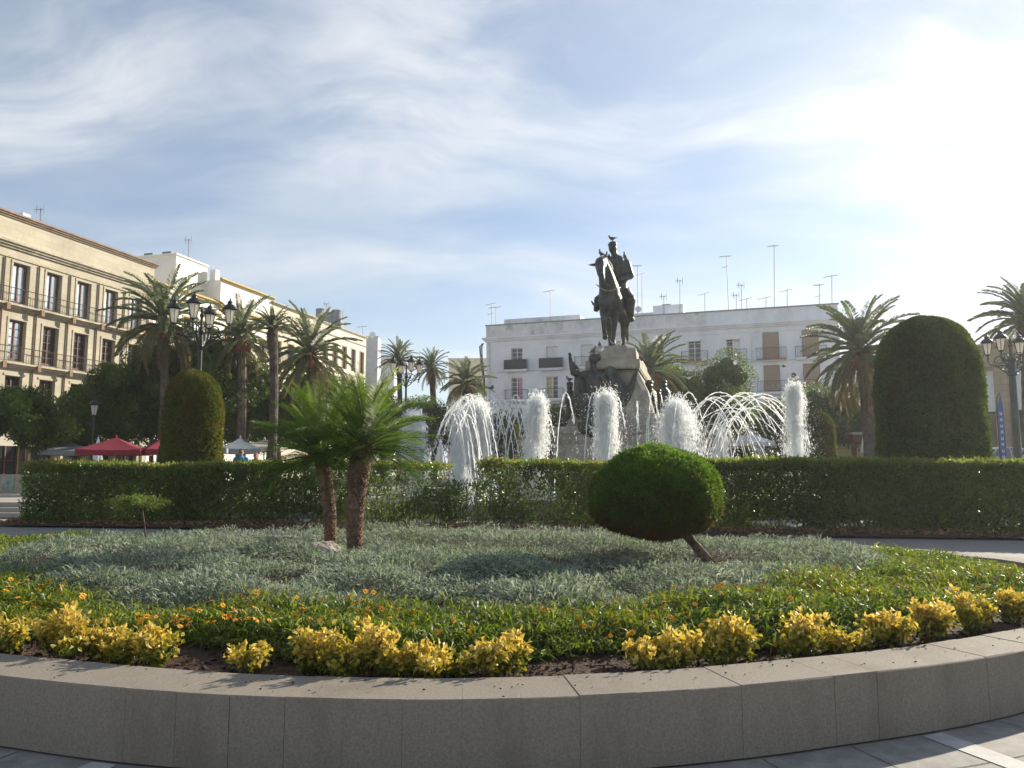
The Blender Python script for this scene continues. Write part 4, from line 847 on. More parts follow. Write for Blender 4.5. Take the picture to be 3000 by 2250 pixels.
# ------------------------------------------------------------ monument
D0 = 32.0; K = F/D0
REF = P(1810, 1020, D0)
def Q(px, py, dd=0.0): return P(px, py, D0+dd)
ped = thing('monument_pedestal', (Q(1800, 1370).x, D0+2, TZ), 'tapering carved stone pedestal carrying the bronze horse and rider', 'pedestal')
PA = R(-14)                        # turned a little so that its right side shows
def psec(mb, prof, cxp, mlen=1.9, ch=.12):
    """stack of chamfered rectangles (px y, half width m, half depth m)"""
    V = []; n = 8; mlen += .4; sh_ = math.sin(-PA)*(prof[0][2]+1.4)
    for py, hw, hd in prof:
        hd += 1.4
        z = P(1800, py, D0).z; cx_ = P(cxp, 1370, D0).x+sh_-.30; cy_ = D0+mlen; c_ = ch*min(hw, 1)
        pl = [(-hw+c_, -hd), (hw-c_, -hd), (hw, -hd+c_), (hw, hd-c_), (hw-c_, hd), (-hw+c_, hd), (-hw, hd-c_), (-hw, -hd+c_)]
        ca, sa = math.cos(PA), math.sin(PA)
        for x, y in pl: V.append((cx_+x*ca-y*sa, cy_+x*sa+y*ca, z))
    m = len(prof); mb.add(V, [(i*n+k, i*n+(k+1) % n, (i+1)*n+(k+1) % n, (i+1)*n+k) for i in range(m-1) for k in range(n)]); mb.add(V[-n:], [tuple(range(n))])
mb = MB(); psec(mb, [(1420, 2.6, 3.6), (1385, 2.6, 3.6), (1384, 2.45, 3.45), (1275, 2.40, 3.4), (1274, 2.5, 3.5), (1255, 2.5, 3.5), (1252, 2.0, 3.0), (1245, 1.95, 2.95)], 1800, 2.6); mb.build('base_block', M['pedestal'], ped)
mb = MB(); psec(mb, [(1250, 1.80, 2.8), (1232, 1.80, 2.8), (1230, 1.72, 2.7), (1216, 1.68, 2.66), (1214, 1.62, 2.6), (1203, 1.60, 2.6), (1150, 1.42, 2.45), (1100, 1.08, 2.25), (1090, 1.02, 2.2)], 1803, 2.5, .2); mb.build('shaft', M['pedestal'], ped)
mb = MB(); psec(mb, [(1090, 1.06, 2.3), (1084, 1.12, 2.36), (1062, 1.12, 2.36), (1060, .98, 2.22), (1058, .98, 2.22), (1030, .94, 2.16), (1024, .90, 2.1), (1020, .82, 1.98)], 1808, 2.2, .35); mb.build('top_block', M['pedestal'], ped)
mb = MB(); psec(mb, [(1300, 2.435, 3.432), (1299, 2.43, 3.43)], 1800, 2.6)
def slab_relief(x0, x1, y0, y1, dd): prism(mb, [Q(x0, y0, dd), Q(x1, y0, dd), Q(x1, y1, dd), Q(x0, y1, dd)], (0, 0, 0), (0, .12, 0))
for k in range(9): slab_relief(1765+k*12, 1773+k*12, 1180, 1198, -1.14)
mb.build('carved_relief', M['pedestal'], ped)

def remesh(o, vs, it=6, fac=.5):
    m = o.modifiers.new('remesh', 'REMESH'); m.mode = 'VOXEL'; m.voxel_size = vs; m.use_smooth_shade = True
    if it: s = o.modifiers.new('smooth', 'SMOOTH'); s.iterations = it; s.factor = fac
def limb(mb, pts, rad, n=12, flat=1.0):
    tube(mb, pts, rad, n, True, .5, flat); ball(mb, tuple(pts[0]), rad[0]*.98, n, 8, .5); ball(mb, tuple(pts[-1]), rad[-1]*.98, n, 8, .5)
    for p, r in list(zip(pts, rad))[1:-1]: ball(mb, tuple(p), r*.96, n, 6, .5)
ox = REF; o_ = np.array(REF)
def W(x, y, z): return tuple(o_+np.array([x, y, z]))
hs = thing('equestrian_statue', tuple(REF), 'dark bronze statue of a rider on a walking horse on top of the pedestal', 'statue')
mb = MB()
limb(mb, [W(-.28, .05, 1.98), W(-.15, .6, 2.0), W(.08, 1.2, 1.98), W(.25, 1.75, 2.1)], [.57, .58, .56, .52])      # trunk
limb(mb, [W(-.30, .05, 2.15), W(-.36, -.18, 2.55), W(-.50, -.38, 3.05), W(-.62, -.42, 3.50)], [.50, .43, .33, .25])  # neck
ball(mb, W(-.52, -.1, 1.95), (.31, .34, .46), a=.5); ball(mb, W(-.08, -.1, 1.95), (.31, .34, .46), a=.5)       # breast
limb(mb, [W(-.66, -.48, 3.62), W(-.80, -.75, 3.50)], [.22, .21])                                               # head
limb(mb, [W(-.78, -.72, 3.42), W(-.80, -.92, 3.05), W(-.74, -.98, 2.76)], [.23, .165, .13])
ball(mb, W(-.76, -1.0, 2.70), (.13, .12, .11), a=.5); ball(mb, W(-.66, -.62, 3.35), (.15, .2, .24), a=.5)
limb(mb, [W(-.92, -.55, 3.44), W(-1.10, -.56, 3.44), W(-1.30, -.58, 3.43)], [.08, .065, .02], 8)
limb(mb, [W(-.58, -.45, 3.75), W(-.55, -.42, 3.95)], [.07, .02], 8)
limb(mb, [W(-.08, .0, 1.75), W(-.12, -.02, 1.25), W(-.15, -.06, .88)], [.27, .17, .125]); limb(mb, [W(-.15, -.06, .88), W(-.18, -.02, .35), W(-.18, -.04, .22), W(-.18, -.13, .10)], [.125, .08, .09, .11])
ball(mb, W(-.18, -.17, .07), (.14, .17, .09), a=.5)
limb(mb, [W(-.50, .0, 1.75), W(-.62, -.35, 1.42), W(-.64, -.58, 1.15)], [.26, .18, .13]); limb(mb, [W(-.64, -.58, 1.15), W(-.62, -.38, .72), W(-.59, -.33, .56), W(-.57, -.40, .44)], [.14, .09, .095, .115])
ball(mb, W(-.57, -.38, .40), (.13, .12, .12), a=.5)
limb(mb, [W(.42, 1.75, 2.0), W(.52, 1.5, 1.55), W(.55, 1.62, 1.3), W(.53, 1.95, .85)], [.42, .31, .21, .115]); limb(mb, [W(.53, 1.95, .85), W(.50, 1.85, .35), W(.50, 1.8, .2), W(.49, 1.72, .1)], [.12, .09, .10, .12]); ball(mb, W(.49, 1.68, .07), (.13, .16, .08), a=.5)
limb(mb, [W(.02, 1.95, 2.0), W(-.02, 2.0, 1.45), W(-.02, 2.3, .95)], [.45, .28, .13]); limb(mb, [W(-.02, 2.3, .95), W(.02, 2.45, .3), W(.02, 2.36, .1)], [.12, .09, .12])
h = mb.build('horse', M['bronze'], hs, True); remesh(h, .042, 4)
mb = MB(); limb(mb, [W(.35, 2.25, 2.3), W(.62, 2.5, 2.0), W(.72, 2.6, 1.4), W(.82, 2.6, .75)], [.12, .17, .19, .05]); h = mb.build('tail', M['bronze'], hs, True); remesh(h, .04, 2)
mb = MB()                                     # mane falling on the lit side
crest = [(-.60, -.42, 3.80), (-.40, -.36, 3.62), (-.24, -.22, 3.2), (-.10, -.05, 2.8), (.02, .1, 2.45), (.12, .15, 2.2)]
for i in range(34):
    t_ = i/33*4.99; k = int(t_); f = t_-k; p = np.array(crest[k])*(1-f)+np.array(crest[k+1])*f; ln = .28+.30*(i/33)+random.uniform(-.05, .08)
    limb(mb, [W(*p), W(p[0]+.10, p[1]-.06, p[2]-ln*.45), W(p[0]+.13+random.uniform(-.03, .04), p[1]-.05, p[2]-ln)], [.075, .06, .018], 6)
h = mb.build('mane', M['bronze_lit'], hs, True); remesh(h, .03, 1)
mb = MB()
tube(mb, [W(-.92, -.80, 2.95), W(-.75, -1.12, 2.98), W(-.62, -.90, 3.0), W(-.60, -.60, 3.5)], .022, 6)
tube(mb, [W(-.66, -.9, 2.86), W(-.50, -.62, 2.55), W(-.2, -.5, 2.62), W(.05, .05, 2.9)], .022, 6); tube(mb, [W(-.92, -.45, 2.62), W(-.62, -.62, 2.35), W(-.35, -.66, 2.3), W(-.05, -.42, 2.48), W(.15, .0, 2.6)], .026, 6)
tube(mb, [W(-1.0, -.78, 3.25), W(-.82, -1.0, 3.2), W(-.62, -.8, 3.25)], .02, 6)
mb.build('bridle', M['bronze_lit'], hs, True)
mb = MB(); limb(mb, [W(-.08, .6, 2.5), W(.12, .75, 2.62), W(.2, 1.05, 2.62)], [.3, .34, .3]); limb(mb, [W(.40, .55, 2.45), W(.55, .6, 2.1), W(.6, .7, 1.85)], [.15, .2, .1]); h = mb.build('saddle', M['bronze'], hs, True); remesh(h, .04, 2)
rd = MB()
limb(rd, [W(.14, .62, 2.65), W(.10, .58, 3.2), W(.07, .52, 3.72)], [.42, .41, .46]); limb(rd, [W(-.26, .50, 3.80), W(.07, .5, 3.90), W(.44, .48, 3.76)], [.23, .28, .24])
limb(rd, [W(.02, .46, 3.95), W(-.05, .42, 4.3)], [.16, .14]); ball(rd, W(-.10, .38, 4.46), (.19, .22, .27), a=.5); ball(rd, W(-.12, .18, 4.42), (.05, .08, .07), a=.5)
limb(rd, [W(.46, .46, 3.74), W(.62, .42, 3.24), W(.32, .18, 3.04), W(.10, .02, 2.96)], [.23, .20, .17, .12]); limb(rd, [W(-.30, .46, 3.72), W(-.42, .30, 3.15), W(-.15, .05, 2.95)], [.17, .14, .09])
limb(rd, [W(.34, .6, 2.5), W(.58, .25, 2.12), W(.60, .38, 1.62), W(.66, .45, 1.32)], [.33, .27, .19, .14]); limb(rd, [W(.66, .45, 1.30), W(.68, .2, 1.26)], [.11, .09])
limb(rd, [W(-.20, .6, 2.5), W(-.78, .2, 2.1), W(-.84, .32, 1.75)], [.26, .2, .14]); limb(rd, [W(-.86, .3, 1.72), W(-.92, .05, 1.66)], [.11, .09])
h = rd.build('rider', M['bronze'], hs, True); remesh(h, .036, 3)
mb = MB(); limb(mb, [W(.5, .62, 2.6), W(.66, .7, 2.2), W(.78, .9, 1.7)], [.2, .24, .08]); h = mb.build('coat_tail', M['bronze'], hs, True); remesh(h, .04, 2)
mb = MB(); ball(mb, W(-.10, .40, 4.57), (.205, .25, .17), a=.5); mb.build('cap', M['bronze'], hs, True)

# winged figure on the front of the pedestal
wf = thing('winged_figure', tuple(Q(1725, 1255, -.3)), 'bronze winged woman with one arm raised on the front of the pedestal', 'statue'); DD = -1.35
def q(px, py, dd=0): return tuple(Q(px, py, DD+dd))
mb = MB(); ball(mb, q(1738, 1052), (.19, .2, .24), a=.5); ball(mb, q(1752, 1047), (.13, .16, .16), a=.5); limb(mb, [q(1738, 1066), q(1737, 1092)], [.13, .15])
limb(mb, [q(1702, 1100), q(1735, 1096), q(1764, 1104)], [.17, .24, .17]); limb(mb, [q(1733, 1110), q(1735, 1140), q(1738, 1165)], [.36, .34, .33])
limb(mb, [q(1702, 1099), q(1680, 1092, -.1), q(1674, 1070, -.15), q(1670, 1046, -.2)], [.15, .14, .10, .07])
limb(mb, [q(1766, 1106), q(1780, 1135, -.1), q(1774, 1165, -.25)], [.15, .12, .08])
for dx, dy in ((-6, -10), (-3, -13), (0, -13), (3, -11), (5, -6)): limb(mb, [q(1670, 1046, -.2), q(1670+dx*.7, 1046+dy*.8, -.2), q(1670+dx, 1046+dy, -.22)], [.04, .03, .02], 6)
h = mb.build('figure', M['bronze'], wf, True); remesh(h, .03, 2)
mb = MB()
for i, (x0, y0, x1, y1, r0, r1) in enumerate([(1718, 1150, 1712, 1252, .25, .3), (1738, 1160, 1735, 1262, .3, .33), (1755, 1155, 1765, 1255, .25, .28), (1694, 1112, 1692, 1205, .17, .2), (1703, 1120, 1700, 1215, .17, .2), (1686, 1150, 1688, 1200, .1, .14)]): limb(mb, [q(x0, y0), q((x0+x1)/2+random.uniform(-3, 3), (y0+y1)/2, -.08), q(x1, y1)], [r0, (r0+r1)/2, r1])
for k in range(12): x0 = 1700+k*6; limb(mb, [q(x0, 1150, -.28), q(x0+random.uniform(-4, 4), 1200, -.36), q(x0+random.uniform(-6, 6), 1255, -.36)], [.03, .05, .05], 6)
h = mb.build('robe', M['bronze'], wf, True); remesh(h, .03, 1)
for nm, outl in (('wing', [(1762, 1098), (1778, 1076), (1790, 1071), (1802, 1078), (1812, 1092), (1838, 1132), (1847, 1118), (1856, 1098), (1866, 1082), (1870, 1086), (1864, 1112), (1858, 1140), (1848, 1168), (1832, 1192), (1806, 1200), (1786, 1190), (1772, 1150)]), ('wing', [(1706, 1096), (1695, 1082), (1684, 1086), (1682, 1100), (1690, 1128), (1700, 1135)])):
    mb = MB(); prism(mb, [Q(x, y, -1.12) for x, y in outl], (0, 0, 0), (0, .22, 0))
    if len(outl) > 8:
        for k in range(9): u = k/8; tube(mb, [Q(1782+u*62, 1082+u*60, -1.15), Q(1786+u*52, 1130+u*45, -1.17), Q(1790+u*40, 1182+u*8, -1.14)], [.03, .05, .02], 6)
    w1 = mb.build(nm, M['bronze'], wf); remesh(w1, .03, 2)
# side figures
def bronze_fig(parts, name, label, dd):
    f = thing(name, tuple(Q(parts[0][0], 1245, dd)), label, 'statue'); mb = MB()
    for (x0, y0, x1, y1, r0, r1) in parts[1:]: limb(mb, [Q(x0, y0, dd), Q((x0+x1)/2, (y0+y1)/2, dd-.1), Q(x1, y1, dd)], [r0, (r0+r1)/2, r1])
    h = mb.build('figure', M['bronze'], f, True); remesh(h, .03, 2)
    mb = MB(); (x0, y0, x1, y1, r0, r1) = parts[1]; ball(mb, tuple(Q(x0, y0-6, dd)), (r0*1.08, r0*1.1, r0*.8), a=.5); mb.build('hair', M['bronze'], f, True)
bronze_fig([(1672,), (1669, 1131, 1669, 1138, .14, .13), (1669, 1140, 1672, 1152, .08, .12), (1671, 1156, 1672, 1190, .22, .2), (1662, 1156, 1658, 1178, .09, .06), (1672, 1190, 1670, 1240, .2, .26)], 'side_figure', 'small bronze figure at the left edge of the pedestal', 1.2)
bronze_fig([(1905,), (1902, 1128, 1902, 1136, .17, .15), (1906, 1142, 1908, 1152, .1, .16), (1907, 1156, 1912, 1200, .25, .24), (1897, 1156, 1902, 1185, .1, .07), (1912, 1200, 1912, 1246, .24, .3), (1920, 1205, 1926, 1243, .14, .16)], 'group_figure', 'bronze standing figure nearest the right edge of the pedestal', .6)
bronze_fig([(1945,), (1944, 1126, 1945, 1134, .15, .14), (1945, 1138, 1946, 1146, .1, .18), (1946, 1152, 1946, 1195, .27, .24), (1958, 1152, 1961, 1185, .1, .07), (1944, 1195, 1944, 1246, .25, .3)], 'group_figure', 'taller bronze figure at the right end of the side group', 1.6)
bronze_fig([(1928,), (1928, 1152, 1928, 1158, .13, .12), (1928, 1164, 1930, 1200, .18, .2), (1930, 1200, 1930, 1246, .2, .22)], 'group_figure', 'shorter bronze figure between the two others at the right of the pedestal', .9)

# pigeons
def pigeon(m, label):
    o = thing('pigeon', (0, 0, 0), label, 'pigeon', 'pigeons perched on the monument'); mb = MB(); z0 = (0, 0, 0)
    limb(mb, [(-.13, 0, .14), (0, 0, .13), (.09, 0, .18)], [.035, .085, .06], 8); limb(mb, [(.10, 0, .20), (.13, 0, .27)], [.045, .035], 8); ball(mb, (.145, 0, .295), .038, 8, 6, .5)
    tube(mb, [(-.1, 0, .14), (-.27, 0, .11)], [.05, .03], 8, flat=.35); h = mb.build('body', m, o, True, off=z0); remesh(h, .012, 1)
    mb = MB(); tube(mb, [(.175, 0, .29), (.21, 0, .28)], [.012, .002], 5); mb.build('beak', M['iron'], o, off=z0)
    for s in (-.03, .03): mb = MB(); tube(mb, [(0, s, .07), (.01, s, 0)], .008, 5); mb.build('leg', M['date'], o, off=z0)
    return o
pg = None; pw = None
PIG = {0: W(-.10, .38, 4.73), 1: W(-.74, -.50, 3.80), 2: W(-.48, -.38, 3.74), 3: W(-.26, .5, 3.97), 4: W(.42, .48, 3.96), 5: W(.62, .44, 3.36), 6: W(-.9, .1, 1.76), 7: W(-.36, -.4, 0), 8: W(.06, -.35, 0), 9: W(-.78, -.2, 0), 10: q(1742, 1037), 11: q(1684, 1084, -.05), 12: q(1757, 1036), 13: W(1.0, .3, -.55), 14: W(1.05, .9, -.55), 15: Q(1669, 1120, 1.2)}
spots = [(1797, 703, .3, 2.7, 'pigeon spreading on top of the rider head'), (1740, 745, -.5, 2.5, 'pigeon on the horse head, furthest left'), (1766, 745, -.45, .6, 'pigeon on the horse head next to the rider'),
 (1784, 748, .4, 1.3, 'pigeon on the left shoulder of the rider as seen'), (1817, 746, .45, 4.0, 'pigeon on the right shoulder of the rider as seen'), (1838, 812, .3, .5, 'pigeon at the elbow of the rider'),
 (1746, 898, .2, 3, 'pigeon on the left boot of the rider'), (1787, 1021, -.3, 3.2, 'pigeon at the left of the raised hoof on the pedestal top'), (1813, 1021, -.35, .2, 'pale pigeon at the standing front hoof'),
 (1713, 1031, -.2, 1.6, 'pigeon at the left end of the pedestal top'), (1742, 1043, -1.0, .4, 'pigeon on the head of the winged woman'), (1697, 1082, -1.0, 3.6, 'pigeon on the raised arm of the winged woman'),
 (1762, 1058, -.9, .5, 'pale pigeon on the head of the winged woman'), (1880, 1060, .2, 2.5, 'pigeon at the right corner of the pedestal top'), (1885, 1066, .15, 1, 'pale pigeon at the right corner of the pedestal top'), (1666, 1125, 1.2, 2.4, 'pigeon on the small side figure at the left')]
for i, (px, py, dd, rz, lb) in enumerate(spots):
    pale = 'pale' in lb
    if pale:
        if pw is None: pw = pigeon(M['pigeonw'], lb); o = pw
        else: o = copy_tree(pw, label=lb)
    else:
        if pg is None: pg = pigeon(M['pigeon'], lb); o = pg
        else: o = copy_tree(pg, label=lb)
    o.location = PIG[i] if i in PIG else Q(px, py, dd); o.rotation_euler = (0, -.35 if i % 3 else .1, rz); o.scale = (.95,)*3
def flying(px, py, d, m, rz, label):
    o = thing('flying_pigeon', tuple(P(px, py, d)), label, 'pigeon', None, rz); z0 = (0, 0, 0); mb = MB(); limb(mb, [(-.14, 0, 0), (0, 0, 0), (.12, 0, .02)], [.03, .07, .045], 8); ball(mb, (.17, 0, .03), .035, 8, 6); tube(mb, [(-.12, 0, 0), (-.26, 0, 0)], [.04, .05], 8, flat=.2); mb.build('body', m, o, True, off=z0)
    for s in (-1, 1): mb = MB(); prism(mb, [(.08, .03*s, .02), (.06, .22*s, .08), (-.04, .42*s, .12), (-.08, .25*s, .08), (-.08, .03*s, .02)], (0, 0, 0), (0, 0, .012)); mb.build('wing', m, o, off=z0)
flying(1438, 1137, 40, M['pigeon'], .5, 'dark pigeon flying in front of the left corner of the white building')
flying(2018, 1108, 38, M['pigeonw'], .9, 'pale bird flying beside the lantern right of the monument')
flying(2297, 1074, 60, M['pigeon'], 2.6, 'dark bird flying before the brown blinds of the white building')

# ------------------------------------------------------------ buildings
class Fac:
    def __init__(s, A, B): s.A = np.array([A[0], A[1], 0.]); d = np.array([B[0]-A[0], B[1]-A[1], 0.]); s.L = np.linalg.norm(d); s.U = d/s.L; s.N = np.array([s.U[1], -s.U[0], 0.]); s.ang = math.atan2(s.U[1], s.U[0])
    def p(s, u, w, z): return s.A+s.U*u+s.N*w+np.array([0, 0, z])
    def box(s, mb, u0, u1, w0, w1, z0, z1, a=None):
        V = [s.p(u, w_, z) for z in (z0, z1) for (u, w_) in ((u0, w1), (u1, w1), (u1, w0), (u0, w0))]; mb.add(V, BOXF, a)
    def wall(s, mb, H, openings, D, rec=.25, z0=0, roof=True):
        us = sorted({0, s.L, *[o[0] for o in openings], *[o[1] for o in openings]}); zs = sorted({z0, H, *[o[2] for o in openings], *[o[3] for o in openings]})
        for i in range(len(us)-1):
            for j in range(len(zs)-1):
                uc, zc = (us[i]+us[i+1])/2, (zs[j]+zs[j+1])/2
                if any(o[0] < uc < o[1] and o[2] < zc < o[3] for o in openings): continue
                mb.add([s.p(us[i], 0, zs[j]), s.p(us[i+1], 0, zs[j]), s.p(us[i+1], 0, zs[j+1]), s.p(us[i], 0, zs[j+1])], [(0, 1, 2, 3)])
        for (a, b, c, d) in openings:
            for q0, q1 in (((a, c), (b, c)), ((b, c), (b, d)), ((b, d), (a, d)), ((a, d), (a, c))): mb.add([s.p(q0[0], 0, q0[1]), s.p(q1[0], 0, q1[1]), s.p(q1[0], -rec-.2, q1[1]), s.p(q0[0], -rec-.2, q0[1])], [(0, 1, 2, 3)])
        mb.add([s.p(0, 0, z0), s.p(0, 0, H), s.p(0, -D, H), s.p(0, -D, z0)], [(0, 1, 2, 3)]); mb.add([s.p(s.L, 0, z0), s.p(s.L, 0, H), s.p(s.L, -D, H), s.p(s.L, -D, z0)], [(3, 2, 1, 0)])
        mb.add([s.p(0, -D, z0), s.p(s.L, -D, z0), s.p(s.L, -D, H), s.p(0, -D, H)], [(3, 2, 1, 0)])
        mb.add([s.p(0, -.02, H-.6), s.p(s.L, -.02, H-.6), s.p(s.L, -D+.02, H-.6), s.p(0, -D+.02, H-.6)], [(0, 1, 2, 3)])
    def window(s, par, u0, u1, z0, z1, fm, pm, rec=.22, bars=2, mull=True, blind=None, bh=1.0, curt=None, cpos=(0, 1), fw=.07):
        mb = MB(); w0, w1 = -rec, -rec+.06
        s.box(mb, u0, u0+fw, w0, w1, z0, z1); s.box(mb, u1-fw, u1, w0, w1, z0, z1); s.box(mb, u0+fw, u1-fw, w0, w1, z1-fw, z1); s.box(mb, u0+fw, u1-fw, w0, w1, z0, z0+fw*1.6)
        uc = (u0+u1)/2
        if mull: s.box(mb, uc-.04, uc+.04, w0, w1+.01, z0+fw*1.6, z1-fw)
        for k in range(bars):
            z = z0+(z1-z0)*(k+1)/(bars+1)
            for (a, b) in ((u0+fw, uc-.04), (uc+.04, u1-fw)) if mull else ((u0+fw, u1-fw),): s.box(mb, a, b, w0+.01, w1-.005, z-.018, z+.018)
        f = mb.build('window', fm, par); mb = MB(); s.box(mb, u0+.01, u1-.01, -rec-.04, -rec-.01, z0+.01, z1-.01); mb.build('pane', pm, f)
        if curt: mb = MB(); s.box(mb, u0+fw+(u1-u0-2*fw)*cpos[0], u0+fw+(u1-u0-2*fw)*cpos[1], -rec-.006, -rec-.002, z0+fw*1.7, z1-fw); mb.build('curtain', curt, f)
        if blind: mb = MB(); prism(mb, [s.p(u0+.02, -.02, z1-.02), s.p(u1-.02, -.02, z1-.02), s.p(u1-.02, .0+.25*bh, z1-(z1-z0)*bh+.02), s.p(u0+.02, .25*bh, z1-(z1-z0)*bh+.02)], (0, 0, 0), s.N*.02); mb.build('roller_blind', blind, f)
        return f
    def balcony(s, par, u0, u1, zf, pr=.5, h=1.0, rm=None, sm=None, panel=None, sp=.13, slab=.14):
        mb = MB(); s.box(mb, u0, u1, .003, pr, zf-slab, zf); s.box(mb, u0+.1, u1-.1, .003, pr-.1, zf-slab-.08, zf-slab); b = mb.build('balcony', sm or M['white'], par); mb = MB(); e = pr-.04
        for (a, c, d_, e_) in ((u0+.03, e, u1-.03, e), (u0+.03, .02, u0+.03, e), (u1-.03, .02, u1-.03, e)):
            A_, B_ = s.p(a, c, 0), s.p(d_, e_, 0); ln = np.linalg.norm(B_-A_); k = max(1, int(ln/sp))
            for zz, rr in ((zf+h, .022), (zf+.1, .015)): tube(mb, [A_+[0, 0, zz], B_+[0, 0, zz]], rr, 4)
            for i in range(k+1): p_ = A_+(B_-A_)*i/k; tube(mb, [p_+[0, 0, zf], p_+[0, 0, zf+h]], .009, 4, False)
        r = mb.build('railing', rm or M['railm'], b)
        if panel: mb = MB(); s.box(mb, u0, u1, pr, pr+.012, zf+.04, zf+h-.03); mb.build('screen_panel', panel, b)
        return b
def cornice(fc, mb, z0, z1, pr, steps=2, u0=0, u1=None):
    u1 = fc.L if u1 is None else u1
    for k in range(steps): a = z0+(z1-z0)*k/steps; b = z0+(z1-z0)*(k+1)/steps; fc.box(mb, u0-pr*(k+1)/steps*.9, u1+pr*(k+1)/steps*.9, .002, pr*(k+1)/steps, a, b)
def LL(d): return (-32+.27*(d-48), d)       # line of the left hand facades
HX = lambda k: 44.96/(.27-k)                # depth at which that line is met by bearing k
def dpx(px): return HX((px-1500)/F)
# --- sandstone palace
f = Fac(LL(32), LL(60.3)); Dp = 14
bm = blockmat('sandstone', f.ang, (.45, .405, .30), (.40, .36, .27), (.33, .295, .22)); sb = thing('sandstone_building', tuple(f.p(f.L/2, 0, 0)), 'three storey sandstone palace with long balconies filling the left edge', 'building')
ops = []; cs = []
d = 59.35-.0
for k in range(11):
    d0 = 57.95-2.46*k; cs.append((d0-32)*1.0358)
for u in cs: ops += [(u, u+1.25, 12.1, 14.7), (u, u+1.25, 8.4, 11.0), (u, u+1.25, 4.9, 7.4), (u-.3, u+1.5, .5, 3.6)]
mb = MB(); f.wall(mb, 17.6, ops, Dp, .3); mb.build('wall', bm, sb)
mb = MB(); cornice(f, mb, 17.5, 17.85, .28, 3); mb.build('roof_cornice', mat('dark_cornice', (.27, .20, .14), .85, .2, 2), sb)
mb = MB(); cornice(f, mb, 15.55, 15.98, .4, 3); cornice(f, mb, 14.95, 15.05, .08, 1); mb.build('frieze_cornice', M['stonetrim'], sb)
mb = MB(); cornice(f, mb, 11.62, 11.95, .5, 3); mb.build('upper_balcony_ledge', M['stonetrim'], sb); mb = MB(); cornice(f, mb, 7.9, 8.22, .55, 3); mb.build('lower_balcony_ledge', M['stonetrim'], sb)
for k, u in enumerate(cs):
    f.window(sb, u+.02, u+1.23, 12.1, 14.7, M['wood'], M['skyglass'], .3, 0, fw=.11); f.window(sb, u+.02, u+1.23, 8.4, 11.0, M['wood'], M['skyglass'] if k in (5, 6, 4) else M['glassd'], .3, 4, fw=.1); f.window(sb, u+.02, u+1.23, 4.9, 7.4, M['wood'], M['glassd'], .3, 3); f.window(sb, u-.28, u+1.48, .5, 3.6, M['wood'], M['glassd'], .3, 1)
    mb = MB()
    for zz in (14.72, 11.02, 7.42): f.box(mb, u-.14, u+1.39, .003, .05, zz, zz+.14); 
    for z0, z1 in ((12.0, 14.72), (8.3, 11.02)): f.box(mb, u-.14, u-.002, .003, .04, z0, z1); f.box(mb, u+1.252, u+1.39, .003, .04, z0, z1)
    mb.build('window_surround', bm, sb)
    mb = MB(); up = u+1.92; tube(mb, [tuple(f.p(up, .07, .3)), tuple(f.p(up, .07, 14.9))], .05, 6)
    for zz in (11.6, 7.9): f.box(mb, up-.13, up+.13, .5, .62, zz-.1, zz+.3)
    mb.build('drain_pipe', M['pipe'], sb)
for zf, nm in ((11.95, 'upper_railing'), (8.22, 'lower_railing')):
    mb = MB(); pr = .46
    for zz, rr in ((zf+1.0, .025), (zf+.62, .014), (zf+.08, .018)): tube(mb, [tuple(f.p(.1, pr, zz)), tuple(f.p(f.L-.1, pr, zz))], rr, 4)
    for i in range(int(f.L/.16)): tube(mb, [tuple(f.p(.1+i*.16, pr, zf)), tuple(f.p(.1+i*.16, pr, zf+1.0))], .009, 3, False)
    mb.build(nm, M['railm'], sb)
mb = MB(); f.box(mb, 19.0, 21.8, -6, -3, 17, 18.75); f.box(mb, 21.8, 24.5, -6, -3, 17, 18.55); f.box(mb, 15, 18.0, -7, -4, 17, 18.7); mb.build('roof_room', M['greyroof'], sb)
mb = MB(); f.box(mb, 18.9, 19.5, -2.9, -2.0, 17, 18.9); mb.build('chimney', M['white'], sb)
for k in range(5):
    o = thing('shop_awning', tuple(f.p(4+k*5.4, .3, 3.6)), ['dark red awning at the far left edge under the sandstone palace', 'shaded red awning under the sandstone palace', 'brown awning under the palace behind the orange trees', 'shaded awning under the palace near the small lamp', 'awning at the palace corner'][k], 'awning', 'awnings along the palace ground floor'); mb = MB(); prism(mb, [f.p(3+k*5.4, .1, 3.7), f.p(6.6+k*5.4, .1, 3.7), f.p(6.6+k*5.4, 2.0, 2.9), f.p(3+k*5.4, 2.0, 2.9)], (0, 0, 0), (0, 0, .04)); mb.build('cloth', M['red'] if k < 2 else M['beigec'], o)
